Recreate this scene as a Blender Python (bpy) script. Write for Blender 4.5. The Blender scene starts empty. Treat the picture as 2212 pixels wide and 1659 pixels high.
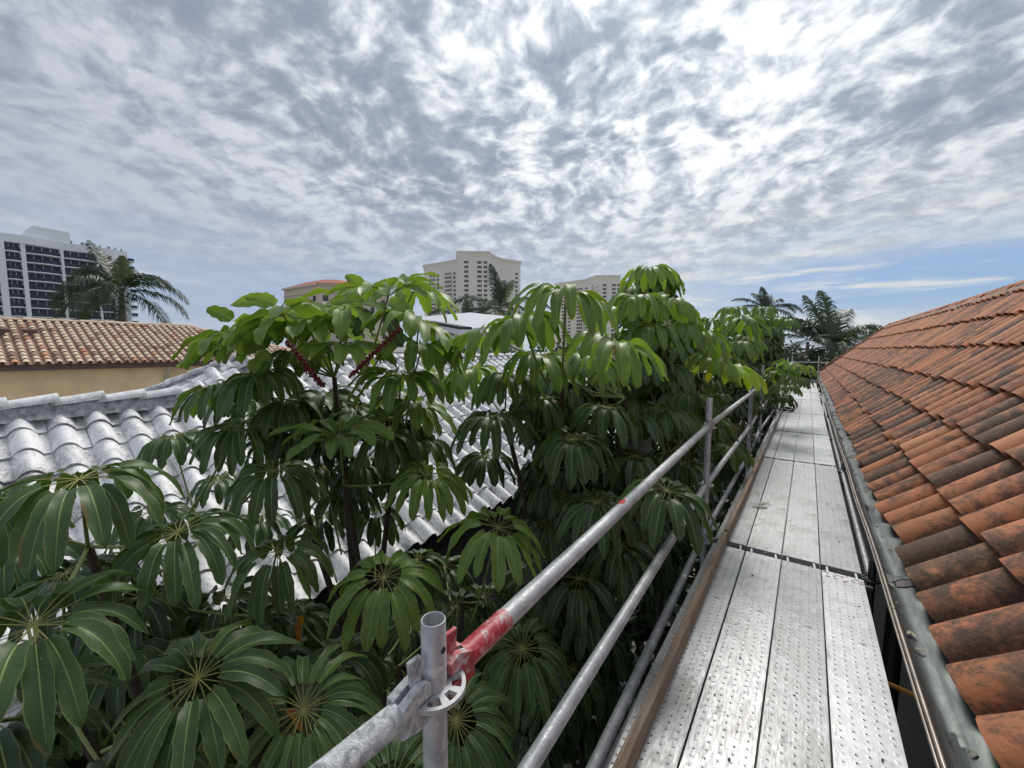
import bpy, bmesh, math, random
import numpy as np
from mathutils import Vector, Matrix
R = math.radians
random.seed(7); rng = np.random.default_rng(7)
SC = bpy.context.scene
COL = SC.collection
# ------------------------------------------------------------------ camera
F_PX, HOR, VPX, CX, CY = 880.0, 755.0, 1747.0, 1106.0, 829.5
PITCH = math.atan((CY-HOR)/F_PX)
YAW = math.atan((VPX-CX)*math.cos(PITCH)/F_PX)
RT = Vector((math.cos(YAW), math.sin(YAW), 0))
FW = Vector((-math.sin(YAW)*math.cos(PITCH), math.cos(YAW)*math.cos(PITCH), -math.sin(PITCH)))
UP = RT.cross(FW)
cd = bpy.data.cameras.new('camera'); cam = bpy.data.objects.new('camera', cd); COL.objects.link(cam)
cd.sensor_width = 36; cd.lens = F_PX/2212*36; cd.clip_start = .05; cd.clip_end = 20000
cam.matrix_world = Matrix((RT, UP, -FW)).transposed().to_4x4()
SC.camera = cam
SC.view_settings.view_transform = 'Standard'; SC.view_settings.look = 'None'
SC.view_settings.exposure = 0.12; SC.view_settings.gamma = 1
SC.cycles.max_bounces = 8; SC.cycles.transparent_max_bounces = 12
SC.cycles.use_adaptive_sampling = True
SC.cycles.adaptive_threshold = .02
# ------------------------------------------------------------------ node helper
class NT:
    def __init__(s, nt): s.t = nt; nt.nodes.clear()
    def n(s, typ, ins=None, **kw):
        nd = s.t.nodes.new(typ)
        for k, v in kw.items(): setattr(nd, k, v)
        for k, v in (ins or {}).items():
            i = nd.inputs[k]
            if isinstance(v, bpy.types.NodeSocket): s.t.links.new(v, i)
            else: i.default_value = v
        return nd
    def m(s, op, a, b=0.0, c=None, clamp=False):
        ins = {0: a, 1: b}
        if c is not None: ins[2] = c
        return s.n('ShaderNodeMath', ins, operation=op, use_clamp=clamp).outputs[0]
    def ramp(s, fac, stops, interp='LINEAR'):
        nd = s.n('ShaderNodeValToRGB', {0: fac}); cr = nd.color_ramp; cr.interpolation = interp
        while len(cr.elements) > 1: cr.elements.remove(cr.elements[-1])
        for i, (p, c) in enumerate(stops):
            e = cr.elements[0] if i == 0 else cr.elements.new(p)
            e.position = p; e.color = (c, c, c, 1) if isinstance(c, (int, float)) else (*c, 1)
        return nd.outputs[0]
    def mix(s, f, a, b, mode='MIX'):
        nd = s.n('ShaderNodeMix', data_type='RGBA', blend_type=mode)
        for idx, v in ((0, f), (6, a), (7, b)):
            i = nd.inputs[idx]
            if isinstance(v, bpy.types.NodeSocket): s.t.links.new(v, i)
            elif idx == 0: i.default_value = v
            else: i.default_value = (*v, 1) if len(v) == 3 else v
        return nd.outputs[2]
    def noise(s, vec, scale, detail=4, rough=.55, dist=0, out=0):
        return s.n('ShaderNodeTexNoise', {'Vector': vec, 'Scale': scale, 'Detail': detail, 'Roughness': rough, 'Distortion': dist}).outputs[out]
    def xyz(s, v): return s.n('ShaderNodeSeparateXYZ', {0: v}).outputs
    def vec(s, x, y, z): return s.n('ShaderNodeCombineXYZ', {0: x, 1: y, 2: z}).outputs[0]
# ------------------------------------------------------------------ sky
SUN_AZ = R(-16); SUN_EL = R(50)          # azimuth measured from +Y towards +X
sd = Vector((math.sin(SUN_AZ)*math.cos(SUN_EL), math.cos(SUN_AZ)*math.cos(SUN_EL), math.sin(SUN_EL)))
W = bpy.data.worlds.new('World'); SC.world = W; W.use_nodes = True
g = NT(W.node_tree)
sky = g.n('ShaderNodeTexSky', sky_type='NISHITA', sun_disc=False, sun_elevation=SUN_EL, sun_rotation=SUN_AZ, air_density=1.0, dust_density=1.2, ozone_density=1.5)
gen = g.n('ShaderNodeTexCoord').outputs['Generated']
X, Y, Z = g.xyz(gen)[:3]
zc = g.m('MAXIMUM', Z, 0.0)
den = g.m('ADD', zc, .25)
ca, sa = math.cos(R(24)), math.sin(R(24))    # streaks run towards azimuth -24 deg
px = g.m('DIVIDE', g.m('ADD', g.m('MULTIPLY', X, ca), g.m('MULTIPLY', Y, sa)), den)
py = g.m('DIVIDE', g.m('ADD', g.m('MULTIPLY', X, -sa), g.m('MULTIPLY', Y, ca)), den)
def warped(v, sc, amt):
    w = g.noise(v, sc, 3, .5, out=1)
    w = g.n('ShaderNodeVectorMath', {0: w, 1: (.5, .5, .5)}, operation='SUBTRACT').outputs[0]
    w = g.n('ShaderNodeVectorMath', {0: w, 'Scale': amt}, operation='SCALE').outputs[0]
    return g.n('ShaderNodeVectorMath', {0: v, 1: w}, operation='ADD').outputs[0]
wv = g.vec(px, g.m('MULTIPLY', py, .92), 0.0)
wv2 = warped(wv, 2.2, .22)
puff = g.noise(wv2, 10.5, 3.0, .5)
fine = g.noise(wv2, 27., 4, .6)
big = g.noise(g.vec(px, g.m('MULTIPLY', py, .7), 3.7), 1.1, 3, .5)
band = g.noise(warped(g.vec(g.m('MULTIPLY', px, 3.4), g.m('MULTIPLY', py, .62), 9.1), 1.5, .25), 1.0, 3, .5)
thick = g.m('ADD', .5, g.m('MULTIPLY', g.m('SUBTRACT', puff, .5), 1.02))
thick = g.m('ADD', thick, g.m('MULTIPLY', g.m('SUBTRACT', fine, .5), .50))
thick = g.m('ADD', thick, g.m('MULTIPLY', g.m('SUBTRACT', big, .5), .40))
thick = g.m('ADD', thick, g.m('MULTIPLY', g.m('SUBTRACT', band, .5), .50))
# thin cloud glows, thick cloud shows its grey underside
cl = g.ramp(thick, [(.34, (.89, .91, .93)), (.44, (.70, .735, .78)), (.53, (.50, .545, .62)), (.64, (.325, .375, .46)), (.80, (.25, .30, .385))])
sdot = g.n('ShaderNodeVectorMath', {0: gen, 1: tuple(sd)}, operation='DOT_PRODUCT').outputs['Value']
# away from the sun an even lavender grey veil
veil = g.ramp(sdot, [(.45, 1.0), (.92, .0)])
veilc = g.ramp(thick, [(.30, (.54, .575, .66)), (.50, (.46, .49, .585)), (.72, (.375, .405, .505))])
cl = g.mix(g.m('MULTIPLY', veil, .92), cl, veilc)
glow = g.m('POWER', g.m('MAXIMUM', sdot, 0.0), 5.0)
cl = g.mix(1.0, cl, g.mix(glow, (.80, .81, .83), (1.36, 1.34, 1.30)), 'MULTIPLY')
# low band: smooth bright veil with long thin streaks
azl = g.ramp(g.m('ADD', g.m('MULTIPLY', g.m('ARCTAN2', X, Y), .5), .5), [(.12, 0.), (.38, 1.)])
strk = g.noise(warped(g.vec(g.m('MULTIPLY', g.m('ARCTAN2', X, Y), 1.9), g.m('MULTIPLY', Z, 17.0), 0.0), 2., .3), 1.5, 6, .58, .2)
lowc = g.mix(g.ramp(strk, [(.40, 0.), (.60, 1.)]), g.mix(azl, (.40, .47, .60), (.52, .57, .64)), g.mix(azl, (.50, .55, .65), (.72, .73, .72)))
lowf = g.ramp(Z, [(.13, 1.), (.34, 0.)])
cl = g.mix(g.m('MULTIPLY', lowf, .80), cl, lowc)
# blue gaps low down, mostly right of the picture centre
az = g.m('ARCTAN2', X, Y)
azr = g.ramp(g.m('ADD', g.m('MULTIPLY', az, .5), .5), [(.10, .30), (.33, .25), (.47, .8), (.53, 1.0)])
gapz = g.ramp(Z, [(.0, .2), (.06, .45), (.09, 1.), (.15, 1.), (.185, .25), (.27, .0)])
gapn = g.ramp(strk, [(.49, 1.), (.60, .08)])
gap = g.m('MULTIPLY', g.m('MULTIPLY', azr, gapz), gapn)
nis = g.mix(1.0, sky.outputs[0], (.078, .094, .118), 'MULTIPLY')
blue = g.mix(.80, nis, (.27, .395, .59))
col = g.mix(gap, cl, blue)
# milky strip at the horizon
col = g.mix(g.ramp(Z, [(.0, .6), (.04, 0.)]), col, (.50, .56, .62))
col = g.mix(1.0, col, (10, 10, 10), 'MULTIPLY')
bg = g.n('ShaderNodeBackground', {0: col, 1: .1})
g.n('ShaderNodeOutputWorld', {0: bg.outputs[0]})
# ------------------------------------------------------------------ sun
ld = bpy.data.lights.new('sun', 'SUN'); sun = bpy.data.objects.new('sun', ld); COL.objects.link(sun)
ld.energy = 2.3; ld.angle = R(22); ld.color = (1, .96, .9)
sun.rotation_euler = (-sd).to_track_quat('-Z', 'Y').to_euler()
# ------------------------------------------------------------------ helpers
def ray(x, y): return FW + RT*((x-CX)/F_PX) + UP*((CY-y)/F_PX)
def at(x, y, d): return ray(x, y)*d             # a point at depth d
def atz(x, y, z): r = ray(x, y); return r*(z/r.z)
def atY(x, y, Yv): r = ray(x, y); return r*(Yv/r.y)
def tag(o, label=None, cat=None, group=None, kind=None):
    if label: o['label'] = label
    if cat: o['category'] = cat
    if group: o['group'] = group
    if kind: o['kind'] = kind
    return o
def empty(name, loc=(0, 0, 0)):
    o = bpy.data.objects.new(name, None); COL.objects.link(o); o.location = loc; o.empty_display_size = .1
    return o
class MB:
    """collects faces for ONE mesh"""
    def __init__(s): s.v = []; s.f = []; s.uv = []; s.c = []; s.n = 0; s.mi = []
    def add(s, V, Fc, UV=None, C=None, mi=0):
        V = np.asarray(V, float).reshape(-1, 3); Fc = np.asarray(Fc, int)
        s.v.append(V); s.f.append(Fc+s.n); s.n += len(V)
        s.uv.append(np.zeros((len(V), 2)) if UV is None else np.asarray(UV, float))
        c = np.zeros((len(V), 4)); c[:, 3] = 1
        if C is not None: c[:, :3] = C
        s.c.append(c); s.mi += [mi]*len(Fc)
        return s
    def box(s, a, b, C=None, mi=0, M=None):
        (x0, y0, z0), (x1, y1, z1) = a, b
        V = [(x0, y0, z0), (x1, y0, z0), (x1, y1, z0), (x0, y1, z0), (x0, y0, z1), (x1, y0, z1), (x1, y1, z1), (x0, y1, z1)]
        if M is not None: V = [tuple(M @ Vector(p)) for p in V]
        return s.add(V, [(0, 3, 2, 1), (4, 5, 6, 7), (0, 1, 5, 4), (1, 2, 6, 5), (2, 3, 7, 6), (3, 0, 4, 7)], C=C, mi=mi)
    def tube(s, P, r, seg=10, C=None, cap=True, mi=0, inner=None):
        P = [Vector(p) for p in P]; rr = r if hasattr(r, '__len__') else [r]*len(P)
        t0 = (P[1]-P[0]).normalized(); a = t0.orthogonal().normalized(); V = []; UV = []
        L = 0
        for i, p in enumerate(P):
            t = (P[min(i+1, len(P)-1)]-P[max(i-1, 0)]).normalized()
            a = (a-t*a.dot(t)).normalized(); b = t.cross(a)
            if i: L += (P[i]-P[i-1]).length
            for k in range(seg):
                th = 2*math.pi*k/seg
                V.append(p+(a*math.cos(th)+b*math.sin(th))*rr[i]); UV.append((k/seg, L))
        Fc = []
        for i in range(len(P)-1):
            for k in range(seg):
                k2 = (k+1) % seg
                Fc.append((i*seg+k, i*seg+k2, (i+1)*seg+k2, (i+1)*seg+k))
        s.add([tuple(v) for v in V], Fc, UV, C, mi)
        if cap:
            for i in (0, len(P)-1):
                c = P[i]; n0 = [tuple(V[i*seg+k]) for k in range(seg)]+[tuple(c)]
                tri = [(k, (k+1) % seg, seg, seg) for k in range(seg)]
                tri = [(t[1], t[0], t[2]) if i == 0 else t[:3] for t in tri]
                s.tri(n0, tri, C, mi)
        return s
    def tri(s, V, Fc, C=None, mi=0):
        return s.add(V, [(a, b, c, -1-s.n) for a, b, c in Fc], C=C, mi=mi)   # marked as triangle
    def build(s, name, mat, parent=None, smooth=False):
        me = bpy.data.meshes.new(name)
        V = np.concatenate(s.v); F4 = np.concatenate(s.f)
        tri = F4[:, 3] < 0
        ln = np.where(tri, 3, 4); st = np.concatenate([[0], np.cumsum(ln)[:-1]])
        keep = np.ones(F4.shape, bool); keep[tri, 3] = False
        loops = F4[keep]
        me.vertices.add(len(V)); me.vertices.foreach_set('co', V.ravel())
        me.loops.add(len(loops)); me.loops.foreach_set('vertex_index', loops)
        me.polygons.add(len(F4)); me.polygons.foreach_set('loop_start', st); me.polygons.foreach_set('loop_total', ln)
        uv = me.uv_layers.new(name='UVMap'); uv.data.foreach_set('uv', np.concatenate(s.uv)[loops].ravel())
        ca_ = me.color_attributes.new('tone', 'FLOAT_COLOR', 'POINT'); ca_.data.foreach_set('color', np.concatenate(s.c).ravel())
        mats = mat if isinstance(mat, (list, tuple)) else [mat]
        for m_ in mats: me.materials.append(m_)
        if len(mats) > 1: me.polygons.foreach_set('material_index', s.mi)
        me.update(calc_edges=True); me.validate()
        if smooth: me.shade_smooth()
        else: me.shade_flat()
        o = bpy.data.objects.new(name, me); COL.objects.link(o)
        if parent: o.parent = parent
        return o
def bm_obj(name, bm, mat, parent=None, smooth=False):
    me = bpy.data.meshes.new(name); bm.to_mesh(me); bm.free(); me.materials.append(mat)
    if smooth: me.shade_smooth()
    o = bpy.data.objects.new(name, me); COL.objects.link(o)
    if parent: o.parent = parent
    return o
# ------------------------------------------------------------------ materials
def mat(name, fn):
    m = bpy.data.materials.new(name); m.use_nodes = True; q = NT(m.node_tree)
    sh = fn(q); q.n('ShaderNodeOutputMaterial', {0: sh}); return m
def bsdf(q, col, rough=.6, metal=0., bump=None, bs=.3, bd=.01, **kw):
    ins = {'Base Color': col if isinstance(col, bpy.types.NodeSocket) else (*col, 1), 'Roughness': rough, 'Metallic': metal}
    ins.update(kw)
    if bump is not None: ins['Normal'] = q.n('ShaderNodeBump', {'Height': bump, 'Strength': bs, 'Distance': bd}).outputs[0]
    return q.n('ShaderNodeBsdfPrincipled', ins).outputs[0]
def objc(q): return q.n('ShaderNodeTexCoord').outputs['Object']
def plain(name, c, rough=.7, var=.25, scale=3., metal=0., bump=0.):
    def f(q):
        o = objc(q); n = q.noise(o, scale, 5, .6)
        col = q.mix(q.ramp(n, [(.3, 0.), (.7, 1.)]), tuple(k*(1-var) for k in c), tuple(min(1, k*(1+var)) for k in c))
        return bsdf(q, col, rough, metal, q.noise(o, scale*8, 3) if bump else None, bump or .1)
    return mat(name, f)
def m_galv(name, base=.55, rough=.45, dirt=.5, red=0):
    def f(q):
        o = objc(q)
        a = q.noise(o, 14, 6, .65, .6); b = q.noise(o, 70, 4, .6); c = q.noise(o, 4, 3)
        col = q.mix(q.ramp(a, [(.35, 0.), (.62, 1.)]), (base*.72, base*.74, base*.77), (base*1.08, base*1.1, base*1.12))
        col = q.mix(q.ramp(b, [(.60, 0.), (.72, dirt)]), col, (base*1.5, base*1.5, base*1.48))
        col = q.mix(q.ramp(c, [(.5, 0.), (.75, dirt)]), col, (base*.5, base*.5, base*.5))
        vo = q.n('ShaderNodeTexVoronoi', {'Vector': o, 'Scale': 42.}, feature='DISTANCE_TO_EDGE').outputs[0]
        spl = q.ramp(q.noise(o, 26, 3, .5, 1.), [(.63, 0.), (.66, 1.)])
        col = q.mix(q.m('MULTIPLY', spl, .6), col, (.74, .75, .74))
        return bsdf(q, col, q.ramp(b, [(.3, rough-.1), (.7, rough+.2)]), .45, q.m('ADD', q.m('MULTIPLY', a, .5), q.m('MULTIPLY', spl, .8)), .35, .004)
    return mat(name, f)
M_GALV = m_galv('galvanised_steel', .50)
M_GALV_D = m_galv('dull_galvanised_steel', .30, .6)
M_STEEL_DK = plain('dark_steel', (.05, .055, .065), .5, .3, 20, .4)
def f_mortar_tube(q):
    o = objc(q); a = q.noise(o, 38, 6, .7, .5); b = q.noise(o, 9, 4)
    col = q.mix(q.ramp(a, [(.38, 0.), (.6, 1.)]), (.30, .33, .35), (.70, .72, .72))
    return bsdf(q, col, .8, .1, a, 1., .012)
M_CRUST = mat('mortar_crusted_steel', f_mortar_tube)
def f_redpaint(q):
    o = objc(q); a = q.noise(o, 22, 6, .7, .4)
    col = q.mix(q.ramp(a, [(.46, 0.), (.60, 1.)]), (.36, .022, .034), q.mix(q.ramp(q.noise(o, 60, 3), [(.45, 0.), (.55, 1.)]), (.58, .20, .21), (.55, .52, .52)))
    return bsdf(q, col, .45, .0, a, .3, .003)
M_RED = mat('worn_red_paint', f_redpaint)
M_REDTAPE = plain('red_tape', (.75, .04, .04), .4, .1)
# deck planks: real round holes through the plate, pressed rims
def m_deck(name, tone, warm=0.):
    def f(q):
        o = objc(q); x, y, z = q.xyz(o)[:3]
        PXI, PYI = .0450, .0420
        fx = q.m('DIVIDE', q.m('ADD', x, .0900+.0225), PXI); ix = q.m('FLOOR', fx)
        odd = q.m('MULTIPLY', q.m('PINGPONG', ix, 1.0), .45)
        fy = q.m('ADD', q.m('DIVIDE', y, PYI), odd)
        dx = q.m('MULTIPLY', q.m('SUBTRACT', q.m('FRACT', fx), .5), PXI)
        dy = q.m('MULTIPLY', q.m('SUBTRACT', q.m('FRACT', fy), .5), PYI)
        rr = q.m('SQRT', q.m('ADD', q.m('MULTIPLY', dx, dx), q.m('MULTIPLY', dy, dy)))
        nz = q.xyz(q.n('ShaderNodeNewGeometry').outputs['Normal'])[2]
        inx = q.m('LESS_THAN', q.m('ABSOLUTE', x), .1125)
        up = q.m('MULTIPLY', q.m('GREATER_THAN', q.xyz(q.n('ShaderNodeTexCoord').outputs['Normal'])[2], .5), inx)
        wn = q.n('ShaderNodeTexWhiteNoise', {'Vector': q.vec(ix, q.m('FLOOR', fy), 0.)}, noise_dimensions='3D').outputs['Value']
        hr = q.m('MULTIPLY', q.m('GREATER_THAN', wn, .10), q.m('ADD', .0026, q.m('MULTIPLY', wn, .0016)))
        hole = q.m('MULTIPLY', q.m('LESS_THAN', rr, hr), up)
        rim = q.m('MULTIPLY', q.m('SUBTRACT', 1., q.m('DIVIDE', rr, .0105), clamp=True), up)
        a = q.noise(o, 16, 6, .65, .8); b = q.noise(q.n('ShaderNodeMapping', {'Vector': o, 'Scale': (30, 5, 30)}).outputs[0], 3, 5, .65, .5); c = q.noise(o, 3.2, 4, .6, .5)
        col = q.mix(q.ramp(a, [(.36, 0.), (.64, 1.)]), (tone*.84, tone*.86, tone*.88), (tone*1.06, tone*1.08, tone*1.08))
        col = q.mix(q.ramp(b, [(.55, 0.), (.75, .8)]), col, (tone*.66, tone*.66, tone*.66))
        col = q.mix(q.ramp(c, [(.48, 0.), (.72, .75)]), col, (tone*(.62+warm), tone*.60, tone*(.55-warm)))
        drp = q.ramp(q.noise(o, 5.5, 3, .5, 1.2), [(.655, 0.), (.665, .55)])
        col = q.mix(drp, col, (tone*.42, tone*.42, tone*.45))
        spk = q.ramp(q.noise(o, 120, 2, .5), [(.70, 0.), (.74, .8)])
        col = q.mix(spk, col, (.8, .8, .8))
        col = q.mix(q.m('MULTIPLY', q.ramp(rim, [(.35, 0.), (.6, 1.)]), .18), col, (tone*.35, tone*.35, tone*.36))
        hgt = q.m('ADD', q.m('MULTIPLY', rim, 1.0), q.m('MULTIPLY', a, .25))
        sh = bsdf(q, col, q.ramp(b, [(.3, .34), (.7, .6)]), .55, hgt, .30, .0035)
        tr = q.n('ShaderNodeBsdfTransparent').outputs[0]
        return q.n('ShaderNodeMixShader', {0: hole, 1: sh, 2: tr}).outputs[0]
    return mat(name, f)
M_DECK = [m_deck('deck_steel_bright', .46), m_deck('deck_steel_blue', .48, -.03), m_deck('deck_steel_dull', .34, .0), m_deck('deck_steel_stained', .42, .05)]
def f_wood(q):
    o = objc(q); mp = q.n('ShaderNodeMapping', {'Vector': o, 'Scale': (22, 1.1, 22)}).outputs[0]
    a = q.noise(mp, 2.4, 8, .7, 1.2); k = q.noise(o, 7, 4)
    col = q.ramp(a, [(.3, (.12, .075, .048)), (.5, (.32, .225, .15)), (.7, (.44, .35, .26))])
    col = q.mix(q.ramp(k, [(.45, 0.), (.7, .65)]), col, (.27, .25, .22))
    return bsdf(q, col, .8, 0, a, .5, .006)
M_WOOD = mat('weathered_timber', f_wood)
# roof tile (clay) : tone attribute R picks the tint, G offsets the lichen
def f_clay(q):
    at_ = q.n('ShaderNodeAttribute', attribute_name='tone').outputs['Color']; r, gg, b_ = q.n('ShaderNodeSeparateColor', {0: at_}).outputs[:3]
    o = objc(q); off = q.n('ShaderNodeVectorMath', {0: o, 1: q.vec(q.m('MULTIPLY', gg, 31.), q.m('MULTIPLY', r, 17.), 0.)}, operation='ADD').outputs[0]
    base = q.ramp(r, [(0., (.23, .095, .048)), (.3, (.34, .118, .044)), (.55, (.40, .135, .054)), (.8, (.47, .165, .072)), (1., (.50, .22, .10))])
    n1 = q.noise(off, 4.4, 8, .74, .6); n2 = q.noise(off, 16, 6, .7); n3 = q.noise(off, 60, 4, .6)
    base = q.mix(q.ramp(n2, [(.40, 0.), (.7, .55)]), base, (.43, .19, .075))
    base = q.mix(q.ramp(q.noise(off, 7, 3), [(.52, 0.), (.7, .5)]), base, (.26, .13, .06))
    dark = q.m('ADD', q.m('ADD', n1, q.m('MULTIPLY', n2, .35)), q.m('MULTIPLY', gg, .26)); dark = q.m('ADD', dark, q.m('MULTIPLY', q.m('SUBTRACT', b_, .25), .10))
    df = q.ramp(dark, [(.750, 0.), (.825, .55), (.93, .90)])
    col = q.mix(df, base, q.mix(q.ramp(n3, [(.4, 0.), (.65, 1.)]), (.022, .017, .014), (.075, .052, .038)))
    sp = q.ramp(q.n('ShaderNodeTexVoronoi', {'Vector': off, 'Scale': 26.}).outputs['Distance'], [(.16, 1.), (.24, 0.)])
    sp = q.m('MULTIPLY', q.m('MULTIPLY', sp, df), q.ramp(q.noise(off, 9, 2), [(.5, 0.), (.6, .5)]))
    col = q.mix(sp, col, (.20, .15, .10))
    return bsdf(q, col, .78, 0, q.m('ADD', n2, n3), .45, .006)
M_CLAY = mat('weathered_clay_tile', f_clay)
M_MORTAR = plain('ridge_mortar', (.24, .21, .17), .9, .35, 9, 0, .4)
def f_tan(q):
    at_ = q.n('ShaderNodeAttribute', attribute_name='tone').outputs['Color']; r = q.n('ShaderNodeSeparateColor', {0: at_}).outputs[0]
    base = q.ramp(r, [(0., (.27, .155, .12)), (.18, (.40, .26, .19)), (.35, (.62, .47, .34)), (.6, (.72, .57, .40)), (.8, (.76, .63, .48)), (.9, (.66, .34, .18)), (1., (.50, .22, .14))])
    n = q.noise(objc(q), 9, 5, .65)
    col = q.mix(q.ramp(n, [(.45, 0.), (.7, .4)]), base, (.24, .17, .13))
    return bsdf(q, col, .85, 0)
M_TAN = mat('blended_barrel_tile', f_tan)
def f_white(q):
    o = objc(q); at_ = q.n('ShaderNodeAttribute', attribute_name='tone').outputs['Color']; r, gg, vl = q.n('ShaderNodeSeparateColor', {0: at_}).outputs[:3]
    mp = q.n('ShaderNodeMapping', {'Vector': o, 'Scale': (1., 1.5, 1.)}).outputs[0]
    n1 = q.noise(mp, 3.5, 7, .72, .7); n2 = q.noise(mp, 24, 5, .75, .8); n3 = q.noise(o, 90, 3, .6)
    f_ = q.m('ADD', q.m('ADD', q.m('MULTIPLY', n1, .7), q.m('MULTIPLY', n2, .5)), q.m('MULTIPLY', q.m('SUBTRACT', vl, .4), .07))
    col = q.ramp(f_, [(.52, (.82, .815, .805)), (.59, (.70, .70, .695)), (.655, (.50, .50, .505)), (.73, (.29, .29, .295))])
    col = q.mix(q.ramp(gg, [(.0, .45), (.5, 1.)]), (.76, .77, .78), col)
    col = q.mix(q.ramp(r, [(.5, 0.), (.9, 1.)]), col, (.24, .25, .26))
    return bsdf(q, col, .6, 0, q.m('ADD', n2, n3), .25, .004)
M_WHITE = mat('whitewashed_tile', f_white)
M_GREYMORT = plain('grey_mortar', (.36, .37, .39), .9, .5, 14, 0, .9)
M_FASCIA = plain('dark_fascia', (.022, .020, .021), .6)
M_STUCCO = plain('ochre_stucco', (.78, .585, .335), .9, .14, 1.2, 0, .25)
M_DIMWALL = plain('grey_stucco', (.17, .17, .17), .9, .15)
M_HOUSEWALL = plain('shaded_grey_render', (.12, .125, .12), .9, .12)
M_BROWN = plain('brown_aluminium', (.105, .065, .055), .5, .15)
M_LTPIPE = plain('beige_aluminium', (.42, .38, .34), .5, .1)
M_TOWERW = plain('white_concrete', (.72, .74, .77), .8, .05, .05)
M_TOWERC = plain('cream_concrete', (.74, .71, .65), .8, .05, .03)
M_TOWERS = plain('sandstone_render', (.60, .52, .44), .8, .08, .05)
M_REDROOF = plain('red_tile_roof', (.40, .13, .085), .8, .2, .3)
M_GLASSD = plain('tinted_glass', (.032, .038, .055), .22, .4, .12)
M_GLASSR = plain('railing_glass', (.02, .025, .045), .3, .3, .2)
M_WINFR = plain('window_metal', (.25, .26, .28), .5)
M_GREYPAN = plain('pale_metal_roof', (.52, .54, .57), .5, .08)
M_SOIL = plain('dark_soil', (.035, .03, .022), .95, .4)
M_BOUNCE_GROUND = plain('pale_bounce_paving', (.33, .32, .28), .95, .3, .3)  # unseen ground, made pale to bounce light onto walls and leaf undersides
M_BLACK = plain('black_rubber', (.012, .012, .014), .55)
M_ORANGE = plain('yellow_plastic', (.55, .24, .03), .5)
def f_gutter(q):
    o = objc(q); mp = q.n('ShaderNodeMapping', {'Vector': o, 'Scale': (5, 1, 5)}).outputs[0]
    a = q.noise(mp, 3, 7, .68, .8); b = q.noise(o, 1.2, 4, .6); x = q.xyz(o)[0]
    col = q.ramp(a, [(.3, (.04, .045, .043)), (.5, (.085, .10, .096)), (.68, (.16, .19, .18))])
    brown = q.m('MULTIPLY', q.ramp(x, [(.505, 1.), (.545, 0.)]), .85)
    col = q.mix(brown, col, (.085, .066, .060))
    wet = q.ramp(q.m('ADD', q.m('MULTIPLY', b, .9), q.m('MULTIPLY', a, .15)), [(.585, 0.), (.61, 1.)])
    trough = q.m('MULTIPLY', q.ramp(x, [(.53, 0.), (.545, 1.)]), q.ramp(x, [(.575, 1.), (.60, 0.)]))
    wet = q.m('MULTIPLY', wet, trough)
    col = q.mix(q.m('MULTIPLY', wet, .8), col, (.028, .03, .022))
    return bsdf(q, col, q.m('SUBTRACT', .42, q.m('MULTIPLY', wet, .34)), .35, a, .2, .004)
M_GUTTER = mat('patinated_copper', f_gutter)
M_BEAD = plain('copper_bead', (.30, .26, .23), .4, .3, 6, .6)
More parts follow.
